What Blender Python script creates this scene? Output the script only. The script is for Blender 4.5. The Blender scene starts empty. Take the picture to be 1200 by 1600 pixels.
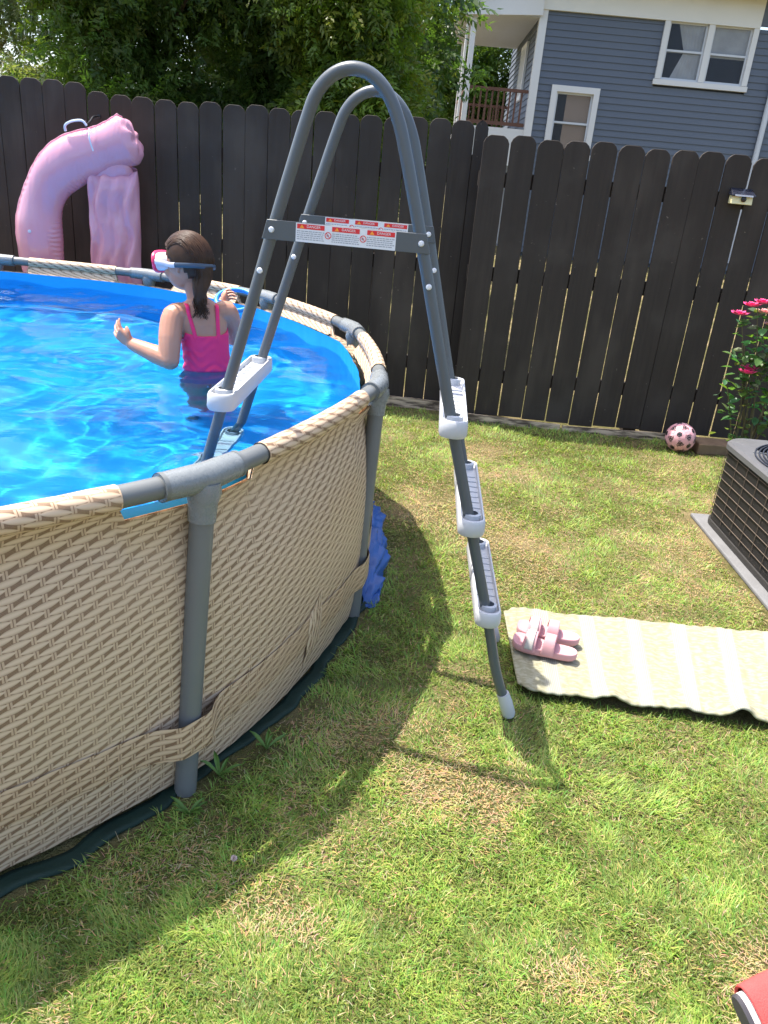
import bpy, bmesh, math, random
import numpy as np
from mathutils import Vector, Matrix, noise as mnoise

random.seed(7); rng = np.random.default_rng(7)
scene = bpy.context.scene
COL = scene.collection
R_ = math.radians

# ------------------------------------------------------------------ camera
cd = bpy.data.cameras.new('camera'); cam = bpy.data.objects.new('camera', cd); COL.objects.link(cam)
cd.sensor_fit = 'VERTICAL'; cd.sensor_height = 24.0; cd.sensor_width = 18.0; cd.lens = 18.0
cd.clip_start = 0.05; cd.clip_end = 400
cam.matrix_world = Matrix(((0.995879, -0.090696, 0.0, 0.0), (0.035602, 0.390929, -0.919732, 0.0),
                           (0.083416, 0.915942, 0.392546, 1.5), (0, 0, 0, 1)))
scene.camera = cam
# ------------------------------------------------------------------ sky, sun, exposure
SUN = Vector((-0.375, 0.190, 1.0)).normalized()
w = bpy.data.worlds.new('World'); scene.world = w; w.use_nodes = True
nt = w.node_tree; bg = nt.nodes['Background']
sky = nt.nodes.new('ShaderNodeTexSky'); sky.sky_type = 'NISHITA'; sky.sun_disc = False
sky.sun_elevation = math.asin(SUN.z); sky.sun_rotation = math.atan2(SUN.x, SUN.y)
sky.air_density = 1.0; sky.dust_density = 3.2; sky.ozone_density = 1.0
nt.links.new(sky.outputs[0], bg.inputs[0]); bg.inputs[1].default_value = 0.15
sl = bpy.data.lights.new('sun', 'SUN'); sun = bpy.data.objects.new('sun', sl); COL.objects.link(sun)
sl.energy = 3.5; sl.angle = R_(0.55); sl.color = (1.0, 0.95, 0.86)
sun.rotation_euler = SUN.to_track_quat('Z', 'Y').to_euler(); sun.location = (-4, 3, 12)
scene.view_settings.view_transform = 'Standard'; scene.view_settings.look = 'None'
scene.view_settings.gamma = 1.0; scene.view_settings.use_curve_mapping = False
scene.view_settings.exposure = 1.45
scene.render.engine = 'CYCLES'
cy = scene.cycles
cy.use_denoising = True
try: cy.denoiser = 'OPENIMAGEDENOISE'
except Exception: pass
cy.max_bounces = 10; cy.transparent_max_bounces = 12; cy.transmission_bounces = 8
cy.sample_clamp_indirect = 6.0; cy.caustics_reflective = False; cy.caustics_refractive = True
cy.blur_glossy = 0.3

# ------------------------------------------------------------------ helpers
class NT:
    def __init__(s, name, rough=0.6, spec=0.4, col=None):
        m = bpy.data.materials.new(name); m.use_nodes = True; s.m = m; s.t = m.node_tree
        s.b = s.t.nodes['Principled BSDF']; s.o = s.t.nodes['Material Output']
        s.b.inputs['Roughness'].default_value = rough; s.b.inputs['Specular IOR Level'].default_value = spec
        if col: s.b.inputs['Base Color'].default_value = (*col, 1)
    def n(s, typ, **kw):
        x = s.t.nodes.new(typ)
        for k, v in kw.items():
            if k in x.inputs: x.inputs[k].default_value = v
            else: setattr(x, k, v)
        return x
    def l(s, a, b): s.t.links.new(a, b)
    def put(s, v, sock):
        if hasattr(v, 'is_output') or hasattr(v, 'links'): s.l(v, sock)
        else: sock.default_value = v
    def mt(s, op, a, b=0.0, c=0.0, clamp=False):
        x = s.t.nodes.new('ShaderNodeMath'); x.operation = op; x.use_clamp = clamp
        s.put(a, x.inputs[0]); s.put(b, x.inputs[1])
        if op in ('MULTIPLY_ADD', 'WRAP', 'SMOOTH_MIN', 'SMOOTH_MAX'): s.put(c, x.inputs[2])
        return x.outputs[0]
    def mix(s, f, a, b, typ='MIX'):
        x = s.t.nodes.new('ShaderNodeMix'); x.data_type = 'RGBA'; x.blend_type = typ
        s.put(f, x.inputs[0])
        for v, k in ((a, 6), (b, 7)):
            if isinstance(v, tuple): x.inputs[k].default_value = (*v[:3], 1)
            else: s.l(v, x.inputs[k])
        return x.outputs[2]
    def ss(s, v, a, b):
        x = s.t.nodes.new('ShaderNodeMapRange'); x.interpolation_type = 'SMOOTHSTEP'
        s.put(v, x.inputs[0]); x.inputs[1].default_value = a; x.inputs[2].default_value = b
        return x.outputs[0]
    def coord(s, k='Object'):
        return s.n('ShaderNodeTexCoord').outputs[k]
    def noise(s, scale, detail=4, vec=None, rough=0.55, stretch=None):
        x = s.n('ShaderNodeTexNoise'); x.inputs['Scale'].default_value = scale
        x.inputs['Detail'].default_value = detail; x.inputs['Roughness'].default_value = rough
        v = vec if vec is not None else s.coord()
        if stretch:
            mp = s.n('ShaderNodeMapping'); s.l(v, mp.inputs[0]); mp.inputs['Scale'].default_value = stretch; v = mp.outputs[0]
        s.l(v, x.inputs['Vector']); return x.outputs[0]
    def color(s, v):
        s.put(v if not isinstance(v, tuple) else (*v, 1), s.b.inputs['Base Color'])
    def bump(s, h, strength=0.3, dist=0.01):
        x = s.n('ShaderNodeBump'); x.inputs['Strength'].default_value = strength; x.inputs['Distance'].default_value = dist
        s.l(h, x.inputs['Height']); s.l(x.outputs[0], s.b.inputs['Normal'])

def simple(name, col, rough=0.5, spec=0.4, var=0.12, scale=9.0, bump=0.0, bscale=120, metal=0.0):
    t = NT(name, rough, spec)
    a = t.noise(scale, 5)
    d = tuple(c * (1 - var) for c in col); e = tuple(min(1, c * (1 + var)) for c in col)
    t.color(t.mix(a, d, e)); t.b.inputs['Metallic'].default_value = metal
    r = t.noise(scale * 3.1, 3)
    t.l(t.mt('MULTIPLY_ADD', r, 0.25, max(0.02, rough - 0.12)), t.b.inputs['Roughness'])
    if bump: t.bump(t.noise(bscale, 4), bump, 0.004)
    return t.m

ORG = {}
def org(o): return ORG.get(o.name, Vector((0, 0, 0))) if o else Vector((0, 0, 0))
def meta(o, label=None, cat=None, group=None, kind=None):
    if label: o['label'] = label
    if cat: o['category'] = cat
    if group: o['group'] = group
    if kind: o['kind'] = kind
    return o
def empty(name, loc, label, cat, group=None):
    o = bpy.data.objects.new(name, None); COL.objects.link(o); o.location = loc; o.empty_display_size = 0.1
    ORG[o.name] = Vector(loc); return meta(o, label, cat, group)

class MB:
    def __init__(s): s.v = []; s.f = []; s.uv = []; s.useuv = False
    def add(s, vs, fs, uvs=None):
        k = len(s.v); s.v.extend([tuple(v) for v in vs]); s.f.extend([tuple(i + k for i in f) for f in fs])
        if uvs: s.useuv = True; s.uv.extend(uvs)
        else: s.uv.extend([(0, 0)] * len(vs))
        return s
    def box(s, c, d, M=None):
        x, y, z = [q / 2 for q in d]
        vs = [Vector((a, b, e)) for a in (-x, x) for b in (-y, y) for e in (-z, z)]
        if M: vs = [M @ v for v in vs]
        vs = [v + Vector(c) for v in vs]
        return s.add(vs, [(0, 1, 3, 2), (4, 6, 7, 5), (0, 4, 5, 1), (2, 3, 7, 6), (0, 2, 6, 4), (1, 5, 7, 3)])
    def hexa(s, p):      # 8 corner points: bottom 4 ccw, top 4 ccw
        return s.add(p, [(3, 2, 1, 0), (4, 5, 6, 7), (0, 1, 5, 4), (1, 2, 6, 5), (2, 3, 7, 6), (3, 0, 4, 7)])
    def tube(s, path, r, n=12, cap=True, flat=None, up=None, uvscale=None):
        P = [Vector(p) for p in path]; m = len(P)
        rr = r if hasattr(r, '__len__') else [r] * m
        T = []
        for i in range(m):
            t = P[min(i + 1, m - 1)] - P[max(i - 1, 0)]; T.append(t.normalized())
        u = Vector(up) if up else (Vector((0, 0, 1)) if abs(T[0].z) < 0.9 else Vector((1, 0, 0)))
        vs = []; uvs = []; L = 0
        for i in range(m):
            u = (u - T[i] * u.dot(T[i])).normalized(); b = T[i].cross(u)
            if i: L += (P[i] - P[i - 1]).length
            for j in range(n):
                a = 2 * math.pi * j / n
                ru, rb = (rr[i], rr[i]) if flat is None else (rr[i] * flat[0], rr[i] * flat[1])
                vs.append(P[i] + u * math.cos(a) * ru + b * math.sin(a) * rb)
                if uvscale: uvs.append((L, a * rr[i]))
        fs = [(i * n + j, i * n + (j + 1) % n, (i + 1) * n + (j + 1) % n, (i + 1) * n + j) for i in range(m - 1) for j in range(n)]
        if cap: fs += [tuple(range(n - 1, -1, -1)), tuple((m - 1) * n + j for j in range(n))]
        return s.add(vs, fs, uvs if uvscale else None)
    def lathe(s, prof, c, n=24, M=None, cap=True):
        vs = []
        for r, z in prof:
            for j in range(n):
                a = 2 * math.pi * j / n; v = Vector((r * math.cos(a), r * math.sin(a), z))
                vs.append((M @ v if M else v) + Vector(c))
        m = len(prof)
        fs = [(i * n + j, i * n + (j + 1) % n, (i + 1) * n + (j + 1) % n, (i + 1) * n + j) for i in range(m - 1) for j in range(n)]
        if cap: fs += [tuple(range(n - 1, -1, -1)), tuple((m - 1) * n + j for j in range(n))]
        return s.add(vs, fs)
    def prism(s, outline, h, M):      # 2d outline extruded along local z from 0 to h, placed with M
        n = len(outline)
        vs = [M @ Vector((x, y, 0)) for x, y in outline] + [M @ Vector((x, y, h)) for x, y in outline]
        return s.add(vs, [tuple(range(n - 1, -1, -1)), tuple(range(n, 2 * n))] + [(i, (i + 1) % n, n + (i + 1) % n, n + i) for i in range(n)])
    def grid(s, fn, nu, nv, uvf=None, closed=False):
        vs = [fn(i, j) for i in range(nu) for j in range(nv)]
        uvs = [uvf(i, j) for i in range(nu) for j in range(nv)] if uvf else None
        fs = [(i * nv + j, (i + 1) * nv + j, (i + 1) * nv + j + 1, i * nv + j + 1) for i in range(nu - 1) for j in range(nv - 1)]
        return s.add(vs, fs, uvs)
    def ball(s, c, r, nu=12, nv=8, M=None):
        prof = [(max(1e-4, math.sin(math.pi * k / nv)), -math.cos(math.pi * k / nv)) for k in range(nv + 1)]
        rx, ry, rz = r if hasattr(r, '__len__') else (r, r, r)
        S = Matrix.Diagonal((rx, ry, rz)); 
        return s.lathe(prof, c, nu, (M @ S) if M else S)
    def build(s, name, mat, parent=None, smooth=False, bevel=0.0, angle=40, subd=0, solid=0.0, seg=2):
        me = bpy.data.meshes.new(name); o0 = org(parent)
        me.from_pydata([(v[0] - o0.x, v[1] - o0.y, v[2] - o0.z) for v in s.v], [], s.f); me.update()
        if s.useuv:
            lay = me.uv_layers.new(name='UVMap'); li = np.empty(len(me.loops), np.int32); me.loops.foreach_get('vertex_index', li)
            lay.data.foreach_set('uv', np.array(s.uv, np.float32)[li].ravel())
        bm = bmesh.new(); bm.from_mesh(me); bmesh.ops.recalc_face_normals(bm, faces=bm.faces); bm.to_mesh(me); bm.free()
        if mat: me.materials.append(mat)
        o = bpy.data.objects.new(name, me); COL.objects.link(o)
        if parent: o.parent = parent
        ORG[o.name] = o0.copy()
        if solid: md = o.modifiers.new('s', 'SOLIDIFY'); md.thickness = solid; md.offset = 0
        if bevel: md = o.modifiers.new('b', 'BEVEL'); md.width = bevel; md.segments = seg; md.limit_method = 'ANGLE'; md.angle_limit = R_(35)
        if subd: md = o.modifiers.new('d', 'SUBSURF'); md.levels = subd; md.render_levels = subd
        if smooth:
            me.polygons.foreach_set('use_smooth', [True] * len(me.polygons))
            if angle < 180: me.set_sharp_from_angle(angle=R_(angle))
        return o

def catmull(pts, k=6):
    P = [Vector(p) for p in pts]; out = []
    for i in range(len(P) - 1):
        a = P[max(i - 1, 0)]; b = P[i]; c = P[i + 1]; d = P[min(i + 2, len(P) - 1)]
        for j in range(k):
            t = j / k
            out.append(0.5 * ((2 * b) + (c - a) * t + (2 * a - 5 * b + 4 * c - d) * t * t + (3 * b - a - 3 * c + d) * t ** 3))
    out.append(P[-1]); return out

def vnoise(x, y, scale, seed=0):       # numpy value noise, smooth, 0..1
    g = np.random.default_rng(seed).random((64, 64)); X = x * scale + 100; Y = y * scale + 100
    i = np.floor(X).astype(int); j = np.floor(Y).astype(int); u = X - i; v = Y - j
    u = u * u * (3 - 2 * u); v = v * v * (3 - 2 * v)
    q = lambda a, b: g[a % 64, b % 64]
    return (q(i, j) * (1 - u) + q(i + 1, j) * u) * (1 - v) + (q(i, j + 1) * (1 - u) + q(i + 1, j + 1) * u) * v

def npmesh(name, V, F, mat, colors=None, parent=None, smooth=False):
    """V (n,3), F list of (array of polys with same side count)"""
    me = bpy.data.meshes.new(name); n = len(V)
    me.vertices.add(n); me.vertices.foreach_set('co', np.asarray(V, np.float32).ravel())
    loops = np.concatenate([f.ravel() for f in F]); tot = np.concatenate([np.full(len(f), f.shape[1]) for f in F])
    me.loops.add(len(loops)); me.loops.foreach_set('vertex_index', loops.astype(np.int32))
    me.polygons.add(len(tot)); st = np.concatenate([[0], np.cumsum(tot)[:-1]])
    me.polygons.foreach_set('loop_start', st.astype(np.int32))
    me.update(calc_edges=True)
    if colors is not None:
        at = me.color_attributes.new('col', 'FLOAT_COLOR', 'POINT')
        at.data.foreach_set('color', np.c_[colors, np.ones(n)].astype(np.float32).ravel())
    if mat: me.materials.append(mat)
    if smooth: me.polygons.foreach_set('use_smooth', np.ones(len(tot), bool))
    o = bpy.data.objects.new(name, me); COL.objects.link(o)
    if parent: o.parent = parent
    return o

# ------------------------------------------------------------------ materials
def leafmat(name, rough=0.45, trans=0.45, hue=(0.9, 1.15, 0.35)):
    t = NT(name, rough, 0.35)
    a = t.n('ShaderNodeVertexColor', layer_name='col').outputs[0]
    t.l(a, t.b.inputs['Base Color'])
    tr = t.n('ShaderNodeBsdfTranslucent'); t.l(t.mix(1.0, a, hue, 'MULTIPLY'), tr.inputs[0])
    mx = t.n('ShaderNodeMixShader'); mx.inputs[0].default_value = trans
    t.l(t.b.outputs[0], mx.inputs[1]); t.l(tr.outputs[0], mx.inputs[2]); t.l(mx.outputs[0], t.o.inputs[0])
    return t.m
M = {}
M['leaf'] = leafmat('tree_leaf', 0.4, 0.45, (1.5, 1.7, 0.6))
M['grass'] = leafmat('grass_blade', 0.5, 0.3, (1.25, 1.3, 0.7))
M['bark'] = simple('bark', (0.10, 0.075, 0.055), 0.9, 0.2, 0.4, 6, 0.6, 30)
M['grey_tube'] = simple('grey_powder_coat', (0.145, 0.152, 0.150), 0.38, 0.5, 0.08, 5, 0.05, 300)
M['grey_joint'] = simple('grey_plastic', (0.19, 0.205, 0.21), 0.28, 0.5, 0.12, 30, 0.35, 70)
M['ladder_tube'] = simple('ladder_grey', (0.082, 0.096, 0.108), 0.33, 0.5, 0.07, 6, 0.03, 260)
M['white_plastic'] = simple('white_step_plastic', (0.47, 0.48, 0.50), 0.45, 0.4, 0.04, 7, 0.05, 150)
M['bolt'] = simple('white_bolt', (0.75, 0.76, 0.78), 0.4)
M['house_white'] = simple('white_house_paint', (0.66, 0.655, 0.64), 0.6, 0.3, 0.07, 2.0)
M['frieze'] = simple('cream_frieze_paint', (0.70, 0.69, 0.645), 0.6, 0.3, 0.08, 1.2)
M['railing'] = simple('brown_porch_stain', (0.13, 0.065, 0.045), 0.7, 0.3, 0.2, 3)
M['roof'] = simple('roof_shingle', (0.22, 0.15, 0.13), 0.9, 0.2, 0.3, 4, 0.5, 40)
M['gutter'] = simple('grey_gutter', (0.55, 0.57, 0.6), 0.4, 0.5, 0.06)
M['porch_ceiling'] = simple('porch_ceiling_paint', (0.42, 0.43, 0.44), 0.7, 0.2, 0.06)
M['curtain'] = simple('lace_curtain', (0.66, 0.68, 0.70), 0.9, 0.1, 0.35, 3)
M['blind'] = simple('tan_window_blind', (0.55, 0.42, 0.33), 0.9, 0.1, 0.1, 3)
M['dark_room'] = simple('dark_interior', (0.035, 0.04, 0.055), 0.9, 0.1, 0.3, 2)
t = NT('window_glass', 0.04, 0.5); t.color((0.03, 0.035, 0.05)); t.b.inputs['Alpha'].default_value = 0.22; M['glass'] = t.m
def siding():
    t = NT('blue_siding_paint', 0.62, 0.3)
    a = t.noise(0.8, 6); b = t.noise(9, 4, stretch=(0.4, 1, 3))
    c = t.mix(a, (0.095, 0.115, 0.148), (0.122, 0.143, 0.176)); c = t.mix(t.mt('MULTIPLY', b, 0.4), c, (0.15, 0.17, 0.215)); t.color(c); return t.m
M['siding'] = siding()
def fencemat():
    t = NT('dark_fence_stain', 0.72, 0.3)
    g = t.noise(3.0, 6, stretch=(14, 14, 0.7)); b = t.noise(2.2, 4)
    c = t.mix(g, (0.024, 0.0182, 0.0148), (0.050, 0.0385, 0.031)); c = t.mix(t.ss(b, 0.5, 0.75), c, (0.058, 0.047, 0.039))
    sp = t.noise(34, 2); c = t.mix(t.ss(sp, 0.73, 0.78), c, (0.16, 0.13, 0.11))
    oi = t.n('ShaderNodeObjectInfo'); c = t.mix(t.mt('MULTIPLY', oi.outputs['Random'], 0.55), c, (0.030, 0.0235, 0.019)); st = t.noise(1.1, 3, stretch=(3, 3, 1)); c = t.mix(t.mt('MULTIPLY', t.ss(st, 0.5, 0.7), 0.5), c, (0.075, 0.060, 0.048))
    t.color(c); t.bump(g, 0.35, 0.004); return t.m
M['fence'] = fencemat()
def rotmat():
    t = NT('weathered_bare_wood', 0.9, 0.2); g = t.noise(7, 6, stretch=(1, 6, 6)); t.color(t.mix(t.ss(g, 0.38, 0.62), (0.10, 0.075, 0.055), (0.60, 0.47, 0.33))); t.bump(g, 0.5, 0.01); return t.m
M['bare_wood'] = rotmat()
def wicker(name, tint=(1, 1, 1), uvnode=True):
    t = NT(name, 0.5, 0.35)
    uv = t.n('ShaderNodeUVMap'); s = t.n('ShaderNodeSeparateXYZ'); t.l(uv.outputs[0], s.inputs[0])
    wob = t.noise(3.0, 2, uv.outputs[0]); wv = t.mt('MULTIPLY_ADD', wob, 0.016, -0.008)
    U = t.mt('DIVIDE', t.mt('ADD', s.outputs[0], wv), 0.068); V = t.mt('DIVIDE', t.mt('ADD', s.outputs[1], wv), 0.0160)
    row = t.mt('FLOOR', V); fv = t.mt('SUBTRACT', t.mt('FRACT', V), 0.5)
    ph = t.mt('ADD', U, t.mt('MULTIPLY', t.mt('PINGPONG', row, 1.0), 0.5))
    fu = t.mt('SUBTRACT', t.mt('FRACT', ph), 0.5)
    au = t.mt('MULTIPLY', t.mt('ABSOLUTE', fu), 2.0)
    def loz(f):
        tt = t.mt('SUBTRACT', fv, t.mt('MULTIPLY', f, 0.55)); e_ = t.mt('DIVIDE', t.mt('ABSOLUTE', f), 0.47)
        wd = t.mt('MAXIMUM', t.mt('MULTIPLY', t.mt('SUBTRACT', 1.0, t.mt('POWER', e_, 2.4)), 0.47), 0.004)
        return t.mt('DIVIDE', t.mt('ABSOLUTE', tt), wd)
    q = t.mt('MINIMUM', loz(fu), t.mt('MINIMUM', loz(t.mt('SUBTRACT', fu, 1.0)), loz(t.mt('ADD', fu, 1.0))))      # 0 centre, 1 edge of the strand
    inside = t.ss(q, 1.10, 0.82)
    strand = t.mix(t.ss(q, 0.15, 1.0), (0.64, 0.485, 0.335), (0.46, 0.33, 0.215))
    grain = t.noise(60, 2, uv.outputs[0], stretch=(1, 9, 1)); strand = t.mix(t.mt('MULTIPLY', grain, 0.35), strand, (0.65, 0.49, 0.34))
    stake = t.ss(au, 0.82, 0.85); ln = t.ss(t.mt('ABSOLUTE', t.mt('SUBTRACT', au, 1.0)), 0.02, 0.04)
    back = t.mix(t.mt('MULTIPLY', stake, ln), (0.22, 0.135, 0.08), (0.51, 0.365, 0.24))
    c = t.mix(inside, back, strand)
    big = t.noise(2.2, 4, uv.outputs[0]); c = t.mix(t.mt('MULTIPLY', t.ss(big, 0.45, 0.75), 0.35), c, (0.58, 0.42, 0.27))
    c = t.mix(1.0, c, tint, 'MULTIPLY')
    t.color(c); t.bump(t.mt('MULTIPLY', inside, t.mt('SUBTRACT', 1.2, q)), 0.10, 0.0012)
    return t.m
M['wicker'] = wicker('printed_wicker_vinyl')
M['wicker_belt'] = wicker('printed_wicker_belt', (0.96, 0.92, 0.88))
def liner():
    t = NT('blue_pool_liner', 0.35, 0.4)
    a = t.noise(1.6, 4)
    c = t.mix(a, (0.012, 0.31, 0.68), (0.022, 0.39, 0.76))
    t.color(c); return t.m
M['liner'] = liner()
def watermat():
    t = NT('pool_water', 0.0, 0.5)
    g = t.n('ShaderNodeBsdfGlass'); g.inputs['IOR'].default_value = 1.33; g.inputs['Roughness'].default_value = 0.0
    g.inputs['Color'].default_value = (0.70, 0.90, 1.0, 1)
    bp = t.n('ShaderNodeBump'); bp.inputs['Strength'].default_value = 0.14; bp.inputs['Distance'].default_value = 0.012; t.l(t.noise(14, 4, stretch=(1, 2.2, 1)), bp.inputs['Height']); t.l(bp.outputs[0], g.inputs['Normal'])
    t.l(g.outputs[0], t.o.inputs[0]); return t.m
M['water'] = watermat()

# ------------------------------------------------------------------ ground
def groundmat():
    t = NT('lawn_soil', 0.95, 0.1)
    a = t.noise(1.3, 6); b = t.noise(26, 5); c2 = t.noise(140, 3)
    c = t.mix(t.ss(b, 0.3, 0.7), (0.085, 0.085, 0.026), (0.15, 0.125, 0.055)); c = t.mix(t.ss(a, 0.42, 0.68), c, (0.27, 0.205, 0.11))
    c = t.mix(t.ss(c2, 0.55, 0.75), c, (0.07, 0.052, 0.03)); t.color(c); t.bump(c2, 0.8, 0.02); return t.m
g = MB(); g.add([(-200, -60, 0), (200, -60, 0), (200, 220, 0), (-200, 220, 0)], [(0, 1, 2, 3)])
meta(g.build('ground', groundmat()), kind='structure')

# ------------------------------------------------------------------ fence
def dogear(x0, x1, z0, z1, y, th, lean=0.0):
    wd = x1 - x0; c = 0.032; rnd = 0.012
    o = [(x0, z0), (x1, z0), (x1, z1 - c - rnd), (x1 - 0.012, z1 - c + 0.012), (x1 - c, z1 - 0.004), (x1 - c - rnd, z1), (x0 + c + rnd, z1), (x0 + c, z1 - 0.004), (x0 + 0.012, z1 - c + 0.012), (x0, z1 - c - rnd)]
    m = MB(); n = len(o)
    f = lambda p, yy: (p[0] + lean * p[1], yy, p[1])
    m.add([f(p, y) for p in o] + [f(p, y + th) for p in o], [tuple(range(n)), tuple(range(2 * n - 1, n - 1, -1))] + [(i, n + i, n + (i + 1) % n, (i + 1) % n) for i in range(n)])
    return m
def fence(name, label, xs, yfn, zfn, x_post, th=0.016):
    e = empty(name, (xs[0], yfn(xs[0]), 0), label, 'fence')
    for i in range(len(xs) - 1):
        x0, x1 = xs[i], xs[i + 1]; gap = random.choice((0.0025, 0.004, 0.006, 0.0085)) + (0.001 if xs[0] > 0 else 0); xc = (x0 + x1) / 2
        dogear(x0 + gap / 2, x1 - gap / 2, 0.035 + random.uniform(0, 0.02), zfn(xc) + random.uniform(-0.008, 0.008), yfn(xc) + random.uniform(-0.004, 0.004), th, random.uniform(-0.0022, 0.0022)).build('board', M['fence'], e, bevel=0.002, seg=1)
    for z in (0.32, 1.0, 1.58):
        m = MB(); y0, y1 = yfn(xs[0]) + th + 0.024, yfn(xs[-1]) + th + 0.024
        a, b = (xs[0], y0), (xs[-1], y1)
        m.hexa([(a[0], a[1], z - .045), (b[0], b[1], z - .045), (b[0], b[1] + .038, z - .045), (a[0], a[1] + .038, z - .045),
                (a[0], a[1], z + .045), (b[0], b[1], z + .045), (b[0], b[1] + .038, z + .045), (a[0], a[1] + .038, z + .045)])
        m.build('rail', M['fence'], e)
    for x in x_post:
        MB().box((x, yfn(x) + th + 0.064 + 0.046, 0.86), (0.09, 0.09, 1.72)).build('post', M['fence'], e)
    return e
xl = []; x = -3.68
while x < 0.40: xl.append(x); x += 0.1503 * random.uniform(0.985, 1.015)
xl.append(0.452) if 0.452 - xl[-1] > 0.05 else xl.__setitem__(-1, 0.452)
yL = lambda x: 5.56 - 0.03 * (x + 0.2)
# the left run steps: a taller panel at its far end
zL = lambda x: 1.935 if x < -2.15 else 1.885 + (0.022 * (x + 0.9) if x > -0.9 else 0.0) + 0.004 * math.sin(x * 5)
fence('board_fence', 'dark brown fence of dog-eared boards behind the pool with four taller boards', xl, yL, zL, (-3.4, -2.13, -0.9, 0.33))
xr = [0.408]
while xr[-1] < 3.3: xr.append(xr[-1] + 0.166 * random.uniform(0.985, 1.015))
yR = lambda x: 5.33 - 0.03 * (x - 0.4)
zR = lambda x: 1.838 + 0.004 * math.sin(x * 7)
fence('board_fence', 'lower dark brown fence of rounded boards in front of the blue house', xr, yR, zR, (0.5, 1.7, 3.1))
# rough bare timber along the fence foot
def kick(xa, xb, y, h, label):
    m = MB(); n = int((xb - xa) / 0.04)
    top = [h * (0.75 + 0.5 * mnoise.noise((xa + k * 0.04, y, 3.1)) ) for k in range(n + 1)]
    for side in (0,):
        vs = []
        for k in range(n + 1):
            xx = xa + k * (xb - xa) / n; yy = y - 0.03 * (xx - xa) + 0.004 * mnoise.noise((xx * 9, 1, 2))
            vs += [(xx, yy - 0.022, -0.01), (xx, yy - 0.018, top[k]), (xx, yy + 0.012, top[k] - 0.004), (xx, yy + 0.012, -0.01)]
        fs = []
        for k in range(n):
            for j in range(3): fs.append((4 * k + j, 4 * k + 4 + j, 4 * k + 5 + j, 4 * k + 1 + j))
        fs += [(0, 1, 2, 3), (4 * n, 4 * n + 3, 4 * n + 2, 4 * n + 1)]
        m.add(vs, fs)
    meta(m.build('kick_board', M['bare_wood']), label, 'board', 'boards along the fence foot')
kick(-0.75, 0.36, 5.545, 0.10, 'rough tan kick board along the foot of the fence behind the pool')
kick(0.44, 1.18, 5.298, 0.085, 'peeling tan kick board at the fence foot right of the ladder')
kick(1.2, 1.92, 5.275, 0.07, 'darker weathered kick board at the fence foot beside the ball')
# loose timber by the ball
MB().hexa([(2.06, 4.98, 0), (2.40, 5.03, 0), (2.38, 5.19, 0), (2.06, 5.15, 0), (2.065, 4.985, .075), (2.40, 5.035, .065), (2.38, 5.185, .07), (2.065, 5.145, .08)]).build('timber_block', simple('old_brown_timber', (0.19, 0.13, 0.085), 0.9, 0.1, 0.4, 14, 0.6, 40), bevel=0.008)
meta(bpy.data.objects['timber_block'], 'short brown weathered timber block lying beside the pink ball', 'timber')

# solar lamp on the fence
e = empty('solar_light', (2.04, yR(2.04), 1.56), 'small solar fence light with black top and pale yellow front', 'light')
yy = yR(2.04) - 0.004
MB().hexa([(1.975, yy - .058, 1.562), (2.105, yy - .058, 1.562), (2.105, yy, 1.562), (1.975, yy, 1.562), (1.975, yy - .05, 1.612), (2.105, yy - .05, 1.612), (2.105, yy, 1.612), (1.975, yy, 1.612)]).build('lamp_body', simple('pale_yellow_plastic', (0.78, 0.70, 0.40), 0.35, 0.5, 0.06), e, bevel=0.004)
MB().hexa([(1.966, yy - .072, 1.606), (2.114, yy - .072, 1.606), (2.114, yy, 1.614), (1.966, yy, 1.614), (1.966, yy - .072, 1.616), (2.114, yy - .072, 1.616), (2.106, yy, 1.655), (1.974, yy, 1.655)]).build('solar_panel', simple('black_solar_cell', (0.016, 0.018, 0.03), 0.25, 0.6), e, bevel=0.003)
MB().box((2.04, yy - .074, 1.612), (0.11, 0.004, 0.010)).build('chrome_edge', simple('light_grey_edge', (0.6, 0.6, 0.66), 0.3), e)
MB().lathe([(.0001, 0), (.016, 0), (.016, .008), (.010, .012), (.0001, .012)], (2.045, yy - .058, 1.592), 16, Matrix.Rotation(R_(90), 3, 'X')).build('sensor', simple('black_sensor', (0.02, 0.02, 0.02), 0.3), e, smooth=True)

# ------------------------------------------------------------------ pool
PC = Vector((-2.249, 2.84)); PR = 2.20; RIM = 0.852; WATER_Z = 0.722
ANG = [-33.5, -5.2, 22.6, 48.0, 72.8, 99.0, 126.5, 154.5, 182.0, 210.0, 238.5, 267.5, 296.5]   # joints, degrees
ANG = sorted(ANG)
def pol(a, r, z): a = R_(a); return Vector((PC.x + r * math.cos(a), PC.y + r * math.sin(a), z))
pool = empty('swimming_pool', (PC.x, PC.y, 0), 'round above-ground pool with printed wicker wall and grey tube frame', 'pool')
NJ = len(ANG)
def rimpoint(a):      # straight rails bowed slightly outwards between joints; returns radius at angle a
    for i in range(NJ):
        a0 = ANG[i]; a1 = ANG[(i + 1) % NJ] + (360 if i == NJ - 1 else 0)
        for aa in (a, a + 360, a - 360):
            if a0 <= aa <= a1:
                h = R_((a1 - a0) / 2); d = R_(aa - (a0 + a1) / 2)
                chord = PR * math.cos(h) / math.cos(d)
                t = (aa - a0) / (a1 - a0); 
                return chord * 0.45 + PR * 0.55, min(aa - a0, a1 - aa), t
    return PR, 9, .5
angs = np.arange(-60, 300, 0.5)
GAPD = 5.6      # half length of each cut-out in degrees
def topz(d):    # wall top near a joint dips to leave the cut-out
    if d < GAPD: 
        q = min(1, (GAPD - d) / 0.5); q = q * q * (3 - 2 * q)
        return RIM - 0.012 - 0.052 * q
    return RIM - 0.012
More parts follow.
